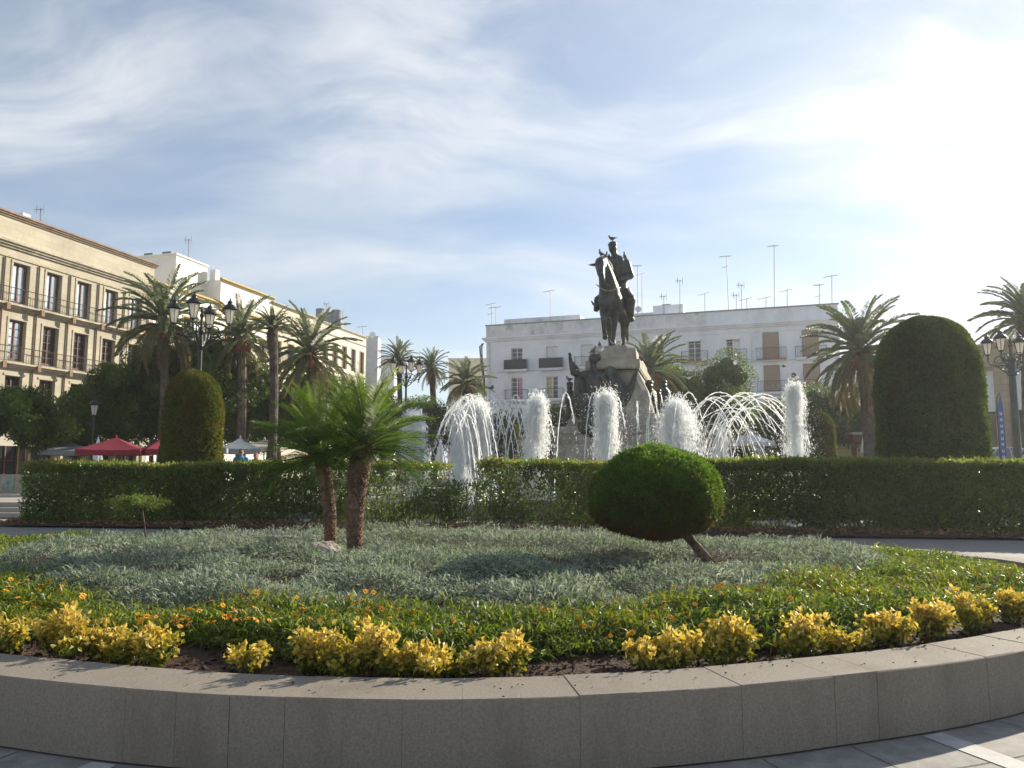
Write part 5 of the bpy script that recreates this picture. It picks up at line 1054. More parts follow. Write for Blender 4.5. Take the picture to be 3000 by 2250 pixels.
# --- white and ochre house with roof tower
def simple_house(d0, d1, H, D, wm, label, name, tm, rows, nwin, top, fm, gm, w=1.15, hh=2.3, wz=None, blind=None, cz=(), balc=True, hood=None):
    f = Fac(LL(d0), LL(d1)); o = thing(name, tuple(f.p(f.L/2, 0, 0)), label, 'building'); ops = []; us = [(k+.5)*f.L/nwin-w/2 for k in range(nwin)]
    for u in us:
        for z in rows: ops.append((u, u+w, z, z+hh))
    mb = MB(); f.wall(mb, H, ops, D, .25); mb.build('wall', wm, o)
    for (a, b, pr) in cz: mb = MB(); cornice(f, mb, a, b, pr, 2); mb.build('cornice', tm, o)
    for i, u in enumerate(us):
        for z in rows:
            wn = f.window(o, u+.01, u+w-.01, z, z+hh, fm, gm, .25, 2, blind=blind if (blind and (i+int(z)) % 2) else None, bh=.8)
            if balc and z > 4: f.balcony(o, u-.35, u+w+.35, z, .45, 1.0, M['railm'], wm, sp=.16)
        mb = MB(); 
        for z in rows: f.box(mb, u-.12, u+w+.12, .003, .05, z+hh+.003, z+hh+.14); f.box(mb, u-.12, u-.003, .003, .035, z, z+hh); f.box(mb, u+w+.003, u+w+.12, .003, .035, z, z+hh)
        mb.build('window_surround', tm, o)
    return f, o
f2, h2 = simple_house(60.36, 68.4, 16.3, 13, M['warmwhite'], 'white house with ochre cornices behind the big left lamp', 'white_house', M['yellow'], (4.6, 8.3, 12.0), 3, 0, M['wood'], M['glassd'], cz=((16.2, 16.5, .3), (15.2, 15.5, .25), (11.35, 11.6, .25), (7.6, 7.85, .2)))
mb = MB(); f2.box(mb, 4.2, 8.4, -5.5, -1.5, 15.5, 19.9); f2.box(mb, 4.1, 8.5, -5.6, -1.4, 19.9, 20.05); mb.build('roof_tower', M['warmwhite'], h2)
mb = MB()
for a, b, c in ((4.6, -2.4, .35), (4.6, -4.3, .35)): f2.box(mb, a, a+.9, b-.9, b, 20.05, 20.4)
mb.build('chimney', M['greyroof'], h2)
f3, h3 = simple_house(68.46, 76.5, 18.6, 13, M['warmwhite'], 'taller white house with double ochre cornice right of the roof tower', 'white_house', M['yellow'], (4.6, 8.2, 11.8), 3, 0, M['wood'], M['glassd'], cz=((18.5, 18.75, .3), (15.9, 16.3, .4), (14.9, 15.05, .2), (10.9, 11.1, .2)))
mb = MB(); f3.box(mb, -.01, .6, -1.2, -.6, 18.6, 19.6); mb.build('chimney', M['warmwhite'], h3)
f4, h4 = simple_house(76.56, 86, 18.2, 13, M['cream'], 'beige house with arched looking window surrounds behind the tall palms', 'beige_house', M['stonetrim'], (4.6, 8.2, 12.2), 4, 0, M['wood'], M['glassd'], cz=((18.1, 18.35, .3), (15.6, 15.95, .35), (11.2, 11.4, .2)))
f5, h5 = simple_house(86.06, 97.3, 18.1, 14, M['cream2'], 'pale cream house at the far end of the left row with tall shuttered windows', 'cream_house', M['stonetrim'], (5.6, 9.6, 13.4), 5, 0, M['wood'], M['wood'], w=1.1, hh=2.7, cz=((18.0, 18.25, .2), (16.9, 17.05, .12), (12.75, 12.95, .12)), balc=False)
mb = MB(); f4.box(mb, 5.5, 9.0, -8, -4.5, 17, 19.6); mb.build('roof_room', M['greyroof'], h4)
for (px, yt, yb, r) in ((938, 907, 935, .55), (968, 918, 938, .5), (986, 911, 938, .6)):
    c = P(px, yb, 92); zt = P(px, yt, 92).z; o = thing('roof_tank', (c.x, c.y, c.z), {938: 'left round grey roof tank', 968: 'shorter round roof tank between the two others', 986: 'right round grey roof tank'}[px]+' on the cream houses', 'water tank', 'round tanks on the roofs'); mb = MB(); lathe(mb, [(r, 0), (r, zt-c.z), (r*.9, zt-c.z+.08), (.01, zt-c.z+.1)], tuple(c), 14); lathe(mb, [(r*1.04, (zt-c.z)*.9), (r*1.04, zt-c.z)], tuple(c), 14); mb.build('drum', M['greyroof'], o); mb = MB(); box(mb, (c.x, c.y, c.z-.6), (r*2.2, r*2.2, 1.2)); mb.build('plinth', M['greyroof'], o)
# --- far blocks
def block(px0, px1, ytop, d, D, wm, name, label, wins=(), zb=0):
    a = P(px0, 1370, d); b = P(px1, 1370, d); H = P((px0+px1)/2, ytop, d).z; f = Fac((a.x, a.y), (b.x, b.y)); o = thing(name, tuple(f.p(f.L/2, 0, 0)), label, 'building'); ops = []
    for (x0, x1, y0, y1, *_) in wins: k = d/F; ops.append(((x0-px0)*k, (x1-px0)*k, P(0, y1, d).z, P(0, y0, d).z))
    mb = MB(); f.wall(mb, H, ops, D, .2, zb); mb.build('wall', wm, o); mb = MB(); cornice(f, mb, H-.1, H+.12, .15, 1); mb.build('parapet_cap', wm, o)
    for op, wn in zip(ops, wins): f.window(o, op[0]+.01, op[1]-.01, op[2]+.01, op[3]-.01, M['winwhite'] if len(wn) < 5 else wn[4], M['glassd'], .2, 1)
    return f, o
block(1062, 1100, 987, 118, 3, M['greyblock'], 'grey_apartment_block', 'pale grey far block with a dish right behind the cream house')
block(1096, 1150, 1042, 125, 3, M['white_dirty'], 'low_far_house', 'low white far house right of the grey block', ((1108, 1116, 1060, 1074), (1130, 1138, 1060, 1074)))
f6, o6 = block(1312, 1440, 1052, 108, 12, M['cream2'], 'beige_apartment_block', 'beige apartment block with a green awning left of the white building', ((1325, 1337, 1110, 1123, M['wood']), (1325, 1337, 1145, 1160, M['wood']), (1352, 1362, 1145, 1160, M['wood']), (1325, 1337, 1180, 1194, M['wood']), (1378, 1412, 1108, 1127), (1352, 1362, 1110, 1123, M['wood'])))
mb = MB(); prism(mb, [f6.p((1375-1312)*108/F, .1, P(0, 1132, 108).z), f6.p((1413-1312)*108/F, .1, P(0, 1132, 108).z), f6.p((1413-1312)*108/F, .9, P(0, 1150, 108).z), f6.p((1375-1312)*108/F, .9, P(0, 1150, 108).z)], (0, 0, 0), (0, 0, .05)); mb.build('awning', M['greenawn'], o6)
mb = MB(); f6.box(mb, (1370-1312)*108/F, (1418-1312)*108/F, .01, .8, P(0, 1156, 108).z-1.0, P(0, 1156, 108).z); mb.build('balcony', M['cream2'], o6)
# --- long white building
A = (-2.70, 80); B = (29.75, 69); f = Fac(A, B); wb = thing('white_apartment_building', tuple(f.p(f.L/2, 0, 0)), 'long white flat roofed apartment building closing the plaza behind the monument', 'building')
ss = [.0987, .209, .3157, .4188, .522, .6247, .7288, .828, .9286]; ops = []; ww = 1.25
for i, s_ in enumerate(ss):
    u = s_*f.L-ww/2; wd = 1.45 if i >= 7 else ww; u = s_*f.L-wd/2; hh = 2.55 if i >= 7 else 2.3
    for zf in (11.65, 8.55, 5.4): ops.append((u, u+wd, zf, zf+hh))
    ops.append((s_*f.L-.9, s_*f.L+.9, .5, 3.4))
mb = MB(); f.wall(mb, 16.5, ops, 13, .22); mb.build('wall', M['white'], wb)
mb = MB(); f.box(mb, -.02, 22.6, .002, .05, 15.22, 16.46); mb.build('weathered_parapet', M['white_dirty'], wb)
mb = MB(); f.box(mb, -.12, f.L+.12, -.4, .12, 16.46, 16.56); mb.build('parapet_cap', M['greyroof'], wb)
mb = MB(); cornice(f, mb, 14.72, 15.16, .42, 3); f.box(mb, -.01, f.L+.01, .002, .05, 14.28, 14.36); mb.build('cornice', M['white'], wb)
mb = MB(); f.box(mb, -.01, f.L+.01, .002, .06, 11.48, 11.54); f.box(mb, -.01, f.L+.01, .002, .09, 8.2, 8.3); f.box(mb, -.01, f.L+.01, .002, .25, 4.4, 4.7); mb.build('string_course', M['white_dirty'], wb)
for i, s_ in enumerate(ss):
    wd = 1.45 if i >= 7 else ww; u = s_*f.L-wd/2; hh = 2.55 if i >= 7 else 2.3; a, b = u+.01, u+wd-.01
    for r_, zf in enumerate((11.65, 8.55, 5.4)):
        kw = {}
        gm = M['glassd']; fm = M['winwhite']
        if i >= 7: kw = dict(blind=M['blind'], bh=1.0); fm = M['wood']
        elif (i, r_) == (0, 1): kw = dict(curt=M['pinkc'], cpos=(.62, .95))
        elif (i, r_) == (1, 1): kw = dict(curt=M['yellc'], cpos=(.05, .6))
        elif i in (1, 2, 3) and r_ == 0: kw = dict(curt=M['curtain'], cpos=(0, 1))
        elif (i, r_) == (6, 0): kw = dict(curt=M['curtain'], cpos=(.52, 1))
        elif r_ == 2: kw = dict(curt=M['curtain'], cpos=(0, .5))
        f.window(wb, a, b, zf, zf+hh, fm, gm, .22, 4 if i < 7 else 1, **kw)
        if (i, r_) in ((5, 0), (6, 0)):
            mb = MB(); f.box(mb, a-.05, b+.05, .003, .16, zf+hh-.28, zf+hh); mb.build('shutter_box', M['winwhite'], wb)
        if (i, r_) == (6, 1):
            for sgn in (-1, 1): mb = MB(); c_ = (a+b)/2+sgn*(wd*.5+.42); f.box(mb, c_-.38, c_+.38, .004, .05, zf+.3, zf+hh); mb.build('shutter', M['winwhite'], wb)
        pan = M['blackpanel'] if (i < 2 and r_ == 0) else None
        bb = f.balcony(wb, u-.62, u+wd+.62, zf, .55, 1.02, None, M['white'], pan)
        if i in (5, 7) and r_ == 0: mb = MB(); f.box(mb, u-.6, u+wd+.6, .55, .57, zf-.14, zf+.0); mb.build('tile_edge', M['terra'], bb)
    f.window(wb, s_*f.L-.88, s_*f.L+.88, .5, 3.4, M['wood'], M['glassd'], .22, 1)
mb = MB(); tube(mb, [tuple(f.p(.35, .08, .5)), tuple(f.p(.35, .08, 14.6))], .05, 6); tube(mb, [tuple(f.p(f.L*.778, .08, 8.5)), tuple(f.p(f.L*.778, .08, 14.2))], .03, 6); tube(mb, [tuple(f.p(f.L*.47, .08, 8.5)), tuple(f.p(f.L*.47, .08, 14.2))], .03, 6); mb.build('drain_pipe', M['white_dirty'], wb)
mb = MB(); f.box(mb, 1.2, 9.6, -5, -2.2, 16, 17.5); f.box(mb, 12.2, 20, -6, -3, 16, 17.4); mb.build('roof_room', M['white_dirty'], wb); mb = MB(); f.box(mb, 17.2, 20.2, -4, -2.2, 16, 17.9); mb.build('stair_room', M['white'], wb); mb = MB(); f.box(mb, 18.0, 18.9, -3.5, -2.9, 17.9, 18.15); mb.build('chimney', M['greyroof'], wb)
ac = thing('air_conditioner', tuple(f.p(f.L*.885, .2, 9.9)), 'white box air conditioner between the two right columns of blinds', 'air conditioner'); mb = MB(); f.box(mb, f.L*.885-.45, f.L*.885+.45, .06, .4, 9.7, 10.35); mb.build('casing', M['winwhite'], ac); mb = MB(); V = [f.p(f.L*.885-.08+.24*math.cos(a), .41, 10.03+.24*math.sin(a)) for a in np.linspace(0, 6.28, 17)[:-1]]; prism(mb, V, (0, 0, 0), f.N*.02); mb.build('fan_grille', M['iron'], ac); mb = MB(); f.box(mb, f.L*.885-.45, f.L*.885+.45, .01, .4, 9.62, 9.68); mb.build('bracket', M['iron'], ac)
wire = thing('cable_bundle', tuple(f.p(-.5, .1, 10)), 'tangled cables hanging down the left corner of the white building', 'cable'); mb = MB()
for k in range(7): tube(mb, [tuple(f.p(-.1-random.random()*.3, .2, 14.6)), tuple(f.p(-.55+random.uniform(-.2, .2), .2, 14.3)), tuple(f.p(-.45+random.uniform(-.15, .15), .15, 12.5)), tuple(f.p(-.1, .1, 10.5-k*.2))], .035, 5)
mb.build('wires', M['iron'], wire)
# pots on balconies
def pot(px, py, d, label): 
    c = P(px, py, d); o = thing('potted_plant', tuple(c), label, 'plant', 'potted plants on the white balconies'); mb = MB(); lathe(mb, [(.08, 0), (.13, .22), (.14, .24), (.01, .22)], tuple(c), 10); mb.build('pot', M['terra'], o); ml = MB(); n = 160; leaves(ml, np.array(c)+[0, 0, .38]+rng.normal(size=(n, 3))*[.11, .11, .12], rng.normal(size=(n, 3)), .14, .06); ml.build('leaves', M['leaf_hedge'], o)
pot(2299, 1018, 71.2, 'potted plant hung at the right of the seventh balcony of the white building'); pot(2240, 1040, 71.6, 'potted plant at the left end of the balcony with the first brown blind'); pot(2243, 1141, 71.6, 'potted plant on the lower balcony left of the brown blind'); pot(2303, 1140, 71, 'potted plant on the lower balcony right of the brown blind')

# --- cream building behind the big palm and low stone arcade at the right
block(2470, 2720, 1096, 74, 10, M['cream2'], 'cream_far_building', 'cream building glimpsed behind the drooping palm left of the huge topiary', ((2500, 2520, 1125, 1165, M['wood']), (2565, 2585, 1125, 1165, M['wood']), (2630, 2650, 1125, 1165, M['wood'])))
a = P(2760, 1370, 56); b = P(3160, 1370, 47); f7 = Fac((a.x, a.y), (b.x, b.y)); lb_ = thing('low_stone_building', tuple(f7.p(f7.L/2, 0, 0)), 'low sandstone building with a large pale panel behind the lamp at the right edge', 'building'); zt = P(2900, 1022, 53).z
k1 = 53/F; uA = lambda px: float(np.clip((px-2760)/400*f7.L*1.0, 0, f7.L))
ops = [(uA(2875), uA(2945), .5, P(0, 1084, 52).z), (uA(2985), uA(3060), .5, P(0, 1084, 51).z)]
mb = MB(); f7.wall(mb, zt, ops, 10, .4); mb.build('wall', blockmat('pale_ashlar', f7.ang, (.42, .36, .26), (.36, .31, .22), (.25, .21, .15)), lb_)
mb = MB(); cornice(f7, mb, zt-.05, zt+.2, .45, 2); mb.build('roof_cornice', M['stonetrim'], lb_); mb = MB(); cornice(f7, mb, P(0, 1078, 52).z, P(0, 1070, 52).z, .3, 2); f7.box(mb, 0, f7.L, .002, .06, P(0, 1060, 52).z, P(0, 1058, 52).z); mb.build('frieze', M['stonetrim'], lb_)
for i, op in enumerate(ops):
    zm = P(0, 1205, 52).z; mb = MB(); f7.box(mb, op[0]+.01, op[1]-.01, -.3, -.24, zm, op[3]-.01); mb.build('pale_panel', M['curtain'], lb_)
    f7.window(lb_, op[0]+.01, op[1]-.01, .5, zm-.02, M['iron'], M['shop'], .3, 1)
# kiosk
ko = thing('cafe_kiosk', base_at(2530, 49), 'low cafe kiosk with a flat roof and brick pillar left of the huge topiary', 'kiosk'); c = P(2535, 1370, 49); zr = P(0, 1275, 49).z; kp = 49/F
mb = MB(); box(mb, (c.x, c.y, zr+.05), (130*kp, 3.2, .16)); mb.build('roof', M['beigec'], ko); mb = MB(); box(mb, (c.x, c.y, zr-.25), (124*kp, 3.0, .42)); mb.build('fascia', M['wood'], ko)
mb = MB(); box(mb, (P(2527, 0, 49).x, c.y-1.3, (zr-.46+TZ)/2), (.38, .38, zr-.46-TZ)); mb.build('brick_pillar', M['brick'], ko)
for x in (2478, 2592): mb = MB(); g_ = P(x, 1370, 49); box(mb, (g_.x, c.y-1.3, (zr-.46+TZ)/2), (.22, .22, zr-.46-TZ)); mb.build('post', M['wood'], ko)
mb = MB(); box(mb, (c.x, c.y+1.0, (zr-.5+TZ)/2), (118*kp, .1, zr-.5-TZ)); mb.build('back_wall', M['yellc'], ko)
mb = MB(); g_ = P(2488, 1370, 49)
for k in range(6): box(mb, (g_.x+.1*k, c.y-1.0, TZ+.9), (.07, .05, 1.3))
mb.build('menu_boards', M['greyc'], ko)

# ------------------------------------------------------------ antennas
def antenna(px, y0, y1, d, label, kind=0, lean=0):
    b = P(px, y1, d); t_ = P(px+lean, y0, d); o = thing('roof_antenna', (b.x, b.y, b.z-.5), label, 'antenna', 'television antennas on the roofs'); mb = MB(); tube(mb, [(b.x, b.y, b.z-.5), tuple(t_)], .035, 5); mb.build('mast', M['alu'], o); mb = MB(); s = .9 if kind != 2 else .6
    az = random.uniform(-.6, .6); ca, sa = math.cos(az), math.sin(az)
    if kind in (0, 1):
        z = t_.z-.1; tube(mb, [(t_.x-ca*.8, t_.y-sa*.8, z-.1), (t_.x+ca*.5, t_.y+sa*.5, z+.1)], .028, 4)
        for k in range(7): q_ = -.75+k*.2; tube(mb, [(t_.x+ca*q_-sa*.28, t_.y+sa*q_+ca*.28, z+q_*.15), (t_.x+ca*q_+sa*.28, t_.y+sa*q_-ca*.28, z+q_*.15)], .014, 3)
        if kind == 1: tube(mb, [(t_.x-.5, t_.y, z-1.2), (t_.x+.1, t_.y, z-1.0)], .024, 4)
    else:
        for s_ in (-1, 1): tube(mb, [(t_.x+.25*s_, t_.y, t_.z-.45), (t_.x+.25*s_, t_.y, t_.z+.25)], .02, 4)
        tube(mb, [(t_.x-.45, t_.y, t_.z-.1), (t_.x+.25, t_.y, t_.z-.1)], .025, 4)
        for k in range(4): tube(mb, [(t_.x-.45+k*.17, t_.y, t_.z-.3), (t_.x-.45+k*.17, t_.y, t_.z+.12)], .015, 3)
    mb.build('elements', M['alu'], o)
def wd_(px): k = (px-1500)/F; s_ = (80*k+2.67)/(32.37+11*k); return 80-11*s_+2.0
ant = [(1441, 888, 945, 1, 'leftmost antenna on the white building, bent at the top'), (1453, 898, 945, 0, 'second short antenna at the left corner of the white roof'), (1612, 850, 938, 0, 'lone slim antenna above the left part of the white roof'), (1868, 776, 915, 0, 'tall mast just right of the rider'), (1881, 800, 918, 0, 'slightly lower mast right beside the tall one near the rider'),
 (1945, 866, 917, 2, 'short comb shaped antenna right of the statue'), (1992, 820, 912, 2, 'medium mast with a grid head right of the statue'), (2065, 858, 909, 0, 'short mast between the medium mast and the tall leaning one'), (2135, 748, 905, 1, 'tall leaning mast with two side elements'), (2157, 862, 903, 2, 'short antenna just right of the tall leaning mast'), (2172, 833, 903, 2, 'grid headed mast right of the short one beside the leaning mast'), (2188, 873, 902, 0, 'very short rod right of the grid headed mast'), (2244, 870, 898, 0, 'short rod left of the tallest mast'), (2268, 718, 893, 0, 'tallest straight mast on the white roof'), (2306, 848, 890, 0, 'antenna on a small tripod right of the tallest mast'), (2400, 832, 884, 1, 'double armed thin mast near the right end of the white roof'), (2437, 806, 882, 0, 'last thin mast at the right end of the white roof')]
for px, y0, y1, kd, lb in ant: antenna(px, y0, y1+4, wd_(px), lb, kd, lean=-7 if 'leaning' in lb and kd == 1 else 0)
for px, y0, y1, d, kd, lb in ((119, 610, 665, 53, 2, 'antenna above the sandstone palace at the far left'), (553, 700, 760, 70, 2, 'antenna on the white roof tower'), (957, 888, 935, 92, 2, 'antenna between the round roof tanks'), (1004, 912, 950, 94, 0, 'antenna at the right end of the tanks'), (1063, 955, 990, 100, 0, 'antenna at the corner of the cream house')): antenna(px, y0, y1, d, lb, kd)
for px, py, d, r_, lb in ((1870, 906, 76, .32, 'small round dish on the white roof right behind the horse'), (1091, 981, 117, .5, 'grey dish on the far grey block')):
    c = P(px, py, d); o = thing('satellite_dish', (c.x, c.y, c.z-.6), lb, 'satellite dish'); mb = MB(); lathe(mb, [(r_, 0), (r_*.7, .06), (.01, .1)], (0, 0, 0), 18); V = np.concatenate(mb.V); mb.V = [np.column_stack([V[:, 0]+c.x, V[:, 2]+c.y, V[:, 1]+c.z])]; mb.build('bowl', M['curtain'], o); mb = MB(); tube(mb, [(c.x, c.y+.1, c.z-.9), (c.x, c.y+.1, c.z)], .03, 5); mb.build('mount', M['alu'], o)

# ------------------------------------------------------------ people
def person(px, yhead, d, top, legs, hairm, label, ht=1.74, rz=0., long_hair=False, fem=False):
    c = P(px, 1370, d); o = thing('person', (c.x, c.y, TZ), label, 'person', None, rz); z0 = (0, 0, 0); s = ht/1.74; w_ = .9 if fem else 1
    def V(*p): return (p[0]*s*w_, p[1]*s, p[2]*s)
    mb = MB(); limb(mb, [V(0, 0, .95), V(0, .0, 1.15), V(0, .01, 1.38)], [.14, .125, .15]); limb(mb, [V(-.15, 0, 1.42), V(0, 0, 1.44), V(.15, 0, 1.42)], [.065, .08, .065]); limb(mb, [V(0, 0, 1.45), V(0, -.01, 1.54)], [.055, .05]); ball(mb, V(0, -.01, 1.63), (.078, .095, .115), a=.5); ball(mb, V(0, -.105, 1.615), (.014, .022, .02), a=.5); ball(mb, V(-.08, 0, 1.62), (.012, .02, .03), a=.5); ball(mb, V(.08, 0, 1.62), (.012, .02, .03), a=.5); ball(mb, V(0, -.075, 1.565), (.03, .025, .014), a=.5)
    for sg in (-1, 1):
        limb(mb, [V(.18*sg, 0, 1.41), V(.23*sg, .02, 1.15), V(.22*sg, -.08, .93)], [.052, .042, .03])
        limb(mb, [V(.22*sg, -.085, .92), V(.22*sg, -.10, .86)], [.032, .03])
        for k in range(4): x_ = .22*sg+(k-1.5)*.004; limb(mb, [V(x_, -.115+k*.019, .86), V(x_, -.125+k*.019, .82), V(x_-.01*sg, -.118+k*.018, .785+abs(k-1.5)*.006)], [.010, .009, .007], 6)
        limb(mb, [V(.215*sg, -.125, .905), V(.20*sg, -.15, .87), V(.19*sg, -.155, .845)], [.011, .010, .008], 6)
        st_ = .10*sg; limb(mb, [V(.085*sg, 0, .93), V(.09*sg, -st_*.6-.02, .5), V(.09*sg, -st_+.02, .09)], [.085, .058, .038]); limb(mb, [V(.09*sg, -st_+.02, .045), V(.095*sg, -st_-.13, .03)], [.042, .035])
    h = mb.build('body', M['skin'], o, True, off=z0); remesh(h, .008 if False else .010, 1)
    mb = MB(); limb(mb, [V(0, 0, .93), V(0, 0, 1.15), V(0, .01, 1.37)], [.165, .15, .172]); limb(mb, [V(-.16, 0, 1.415), V(0, 0, 1.41), V(.16, 0, 1.415)], [.08, .10, .08])
    for sg in (-1, 1): limb(mb, [V(.185*sg, 0, 1.40), V(.215*sg, .01, 1.22)], [.072, .066])
    h = mb.build('shirt', top, o, True, off=z0); remesh(h, .012, 2)
    mb = MB()
    for sg in (-1, 1): st_ = .10*sg; limb(mb, [V(.085*sg, 0, .95), V(.09*sg, -st_*.6-.02, .5), V(.09*sg, -st_+.02, .12)], [.115, .08, .06])
    h = mb.build('trousers', legs, o, True, off=z0); remesh(h, .012, 2)
    mb = MB(); ball(mb, V(0, .015, 1.665), (.088, .102, .098), a=.5)
    if long_hair: limb(mb, [V(0, .05, 1.64), V(0, .07, 1.5)], [.095, .07])
    mb.build('hair', hairm, o, True, off=z0)
    mb = MB(); limb(mb, [V(-.05, -.098, 1.64), V(.05, -.098, 1.64)], [.018, .018], 8); mb.build('sunglasses', M['iron'], o, off=z0)
    for sg in (-1, 1): mb = MB(); limb(mb, [V(.09*sg, -.1*sg+.03, .045), V(.095*sg, -.1*sg-.13, .035)], [.052, .045]); mb.build('shoe', M['iron'], o, True, off=z0)
person(705, 1313, 26.6, M['blue'], M['denim'], M['hair'], 'man in a blue T-shirt and sunglasses walking behind the left hedge', 1.78, .2)
person(748, 1325, 28.6, M['redcloth'], M['denim'], M['hairl'], 'woman in a red top with fair hair walking behind the left hedge', 1.68, -.1, True, True)

# ------------------------------------------------------------ cars
RZ = 1.02
mb = MB(); box(mb, (43.5, 42.5, (TZ+RZ)/2-.005), (50, 22, RZ-TZ+.01)); tag(mb.build('road', M['terrace']), kind='structure')
def car(px, d, rz, paint, label, L_=4.2):
    c = P(px, 1370, d); o = thing('parked_car', (c.x, c.y, RZ), label, 'car', 'cars parked at the right side of the plaza', rz); z0 = (0, 0, 0)
    def loft(prof, hw, ins):
        n = len(prof); V = []
        for y, k in ((-hw+ins, 0), (-hw, 1), (hw, 1), (hw-ins, 0)):
            for x, z in prof: sc = 1 if k else .97; V.append((x*sc, y, .55+(z-.55)*sc))
        Fq = [(i*n+j, i*n+(j+1) % n, (i+1)*n+(j+1) % n, (i+1)*n+j) for i in range(3) for j in range(n)]; return V, Fq, n
    body = [(-2.1, .35), (-2.12, .62), (-2.05, .88), (-1.6, .95), (-.9, 1.0), (1.1, .98), (1.95, .86), (2.1, .68), (2.1, .35), (1.6, .28), (-1.6, .28)]
    mb = MB(); V, Fq, n = loft(body, .85, .07); mb.add(V, Fq); mb.add(V[:n], [tuple(range(n))]); mb.add(V[-n:], [tuple(range(n))[::-1]]); h = mb.build('body', paint, o, off=z0); bv = h.modifiers.new('bevel', 'BEVEL'); bv.width = .03; bv.segments = 2
    ca = [(-1.95, .97), (-1.45, 1.40), (-.9, 1.48), (.1, 1.47), (.45, 1.38), (1.15, .97)]
    mb = MB(); V = []
    for y, t_ in ((-.80, 0), (-.64, 1), (.64, 1), (.80, 0)):
        pass
    def row(y, zc): return [(x, y*(1-.18*(z-.97)/.5), z) for x, z in ca]
    V = row(-.78, 0)+row(.78, 0); n = len(ca); mb.add(V, [(j, n+j, n+j+1, j+1) for j in range(n-1)]); mb.add(V[:n], [tuple(range(n))]); mb.add(V[n:], [tuple(range(n))[::-1]]); mb.build('windows', M['glassd'], o, off=z0)
    mb = MB(); rf = [(-1.5, 1.41), (-.9, 1.50), (.1, 1.49), (.5, 1.40)]; V = [(x, s*.66, z-.0) for s in (-1, 1) for x, z in rf]; mb.add(V, [(j, 4+j, 5+j, j+1) for j in range(3)]); V2 = [(x, y, z+.03) for x, y, z in V]; mb.add(V2, [(j, 4+j, 5+j, j+1) for j in range(3)]); mb.add(V+V2, [(0, 8, 9, 1), (1, 9, 10, 2), (2, 10, 11, 3), (4, 5, 13, 12), (5, 6, 14, 13), (6, 7, 15, 14)])
    for s in (-1, 1):
        for (x0, z0_, x1, z1) in ((-1.95, .97, -1.48, 1.42), (.48, 1.4, 1.15, .98), (-.35, .98, -.4, 1.5), (-1.15, .98, -1.2, 1.46)): tube(mb, [(x0, s*.79*(1-.18*(z0_-.97)/.5), z0_), (x1, s*.79*(1-.18*(z1-.97)/.5), z1)], .035, 5)
    mb.build('roof', paint, o, off=z0)
    for x in (-1.32, 1.32):
        for s in (-1, 1):
            mb = MB(); a_ = np.linspace(0, 6.283, 21)[:-1]; prism(mb, [(x+.31*math.cos(q_), s*.70, .31+.31*math.sin(q_)) for q_ in a_], (0, 0, 0), (0, s*.17, 0)); w1 = mb.build('wheel', M['tyre'], o, off=z0); mb = MB(); prism(mb, [(x+.19*math.cos(q_), s*.872, .31+.19*math.sin(q_)) for q_ in a_], (0, 0, 0), (0, s*.01, 0)); mb.build('rim', M['chrome'], w1, off=z0)
    for s in (-1, 1): mb = MB(); ball(mb, (2.04, s*.62, .72), (.09, .15, .07)); mb.build('headlight', M['curtain'], o, off=z0); mb = MB(); ball(mb, (-2.06, s*.68, .78), (.06, .1, .08)); mb.build('tail_light', M['redcloth'], o, off=z0); mb = MB(); ball(mb, (.78, s*.92, 1.02), (.07, .1, .07)); mb.build('mirror', paint, o, off=z0)
car(2905, 36, R(200), M['silver'], 'silver car parked right of the huge topiary')
car(3085, 32.6, R(188), M['darkcar'], 'dark blue car with a shining roof cut off by the right edge')
car(2605, 42, R(150), M['lightcar'], 'pale blue car half hidden left of the huge topiary')
# feather flag
fo = thing('feather_flag', base_at(2932, 33, 1.02), 'tall narrow blue feather flag with white lettering before the lamp at the right edge', 'flag'); z0 = (0, 0, 0); zt = P(0, 1150, 33).z-RZ
mb = MB(); tube(mb, [(.0, 0, 0), (0, 0, zt*.8), (.05, 0, zt*.95), (.17, 0, zt)], .02, 6); mb.build('pole', M['iron'], fo, off=z0)
mb = MB(); prism(mb, [(.02, 0, zt*.12), (.30, 0, zt*.10), (.29, 0, zt*.6), (.26, 0, zt*.88), (.18, 0, zt*.99), (.02, 0, zt*.8)], (0, 0, 0), (0, .015, 0)); fl_ = mb.build('cloth', M['bluef'], fo, off=z0)
mb = MB()
for k in range(9):
    z = zt*.2+k*zt*.07
    for dx, dz, w1, h1 in ((0, 0, .03, .14), (.07, 0, .03, .14), (.035, .055 if k % 2 else -.055, .07, .03)): box(mb, (.12+dx, -.006, z+dz), (w1*.8, .008, h1*.8))
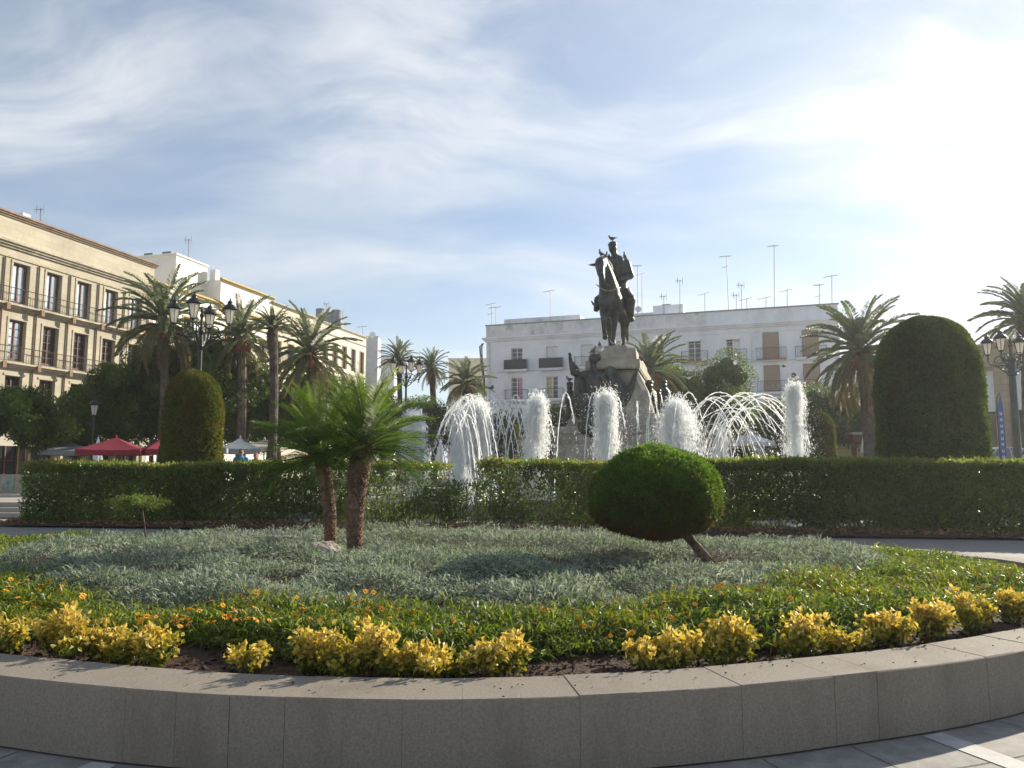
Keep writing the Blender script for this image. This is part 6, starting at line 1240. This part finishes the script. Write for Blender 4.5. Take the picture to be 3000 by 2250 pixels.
mb.build('lettering', M['winwhite'], fl_, off=z0); mb = MB(); box(mb, (0, 0, .04), (.4, .4, .08)); mb.build('base', M['iron'], fo, off=z0)
# tiled low wall and dark frontage at the far left
o = thing('tiled_wall', (-23.5, 36.2, TZ), 'low wall with green and red painted tiles at the left edge behind the hedge', 'wall'); mb = MB(); box(mb, (-23.5, 36.3, TZ+.42), (9, .3, .84)); mb.build('masonry', M['stonetrim'], o)
mb = MB()
for k in range(11): box(mb, (-27.7+k*.84, 36.13, TZ+.42), (.5, .03, .62))
mb.build('tile_panels', M['ceram'], o)
# chairs and tables of the terraces
cc0 = None; k = 0
for i, (px, d) in enumerate([(300, 33), (350, 34), (395, 33.2), (470, 34), (620, 33), (660, 34.5), (2110, 46), (2160, 45.5), (2200, 46.5), (2245, 45.2), (2560, 47), (2500, 47.4)]):
    g_ = P(px, 1370, d); lb = ['dark cafe chair under the dark red parasols left of the topiary']*4+['dark cafe chair under the grey parasols right of the left topiary']*2+['dark cafe chair under the parasols behind the right fountain arcs']*4+['dark cafe chair by the kiosk']*2
    if cc0 is None: cc0 = cafe_chair(g_.x, g_.y, 0, lb[0])
    else: c_ = copy_tree(cc0, loc=(g_.x, g_.y, TZ), rz=random.random()*6, label=lb[i])
# low ring hedge behind the fountain
scene.cycles.max_bounces = 9; scene.cycles.diffuse_bounces = 7; scene.cycles.transparent_max_bounces = 12
print('objects', len(bpy.data.objects), 'faces', sum(len(m.polygons) for m in bpy.data.meshes))

mb = MB(); box(mb, (0, 66, 12.4), (260, 150, 27)); hz = mb.build('glare_veil', M['iron']); tag(hz, 'thin air volume added over the plaza for lens glare and lifted shadows', kind='stuff')  # added scattering box standing in for lens glare, not real misty air
m, t, out = nt('glare_air'); vol = N(t, 'ShaderNodeVolumePrincipled'); vol.inputs['Color'].default_value = (.95, .96, 1, 1); vol.inputs['Density'].default_value = .00055; vol.inputs['Anisotropy'].default_value = .5; t.links.new(vol.outputs[0], out.inputs['Volume']); hz.data.materials[0] = m
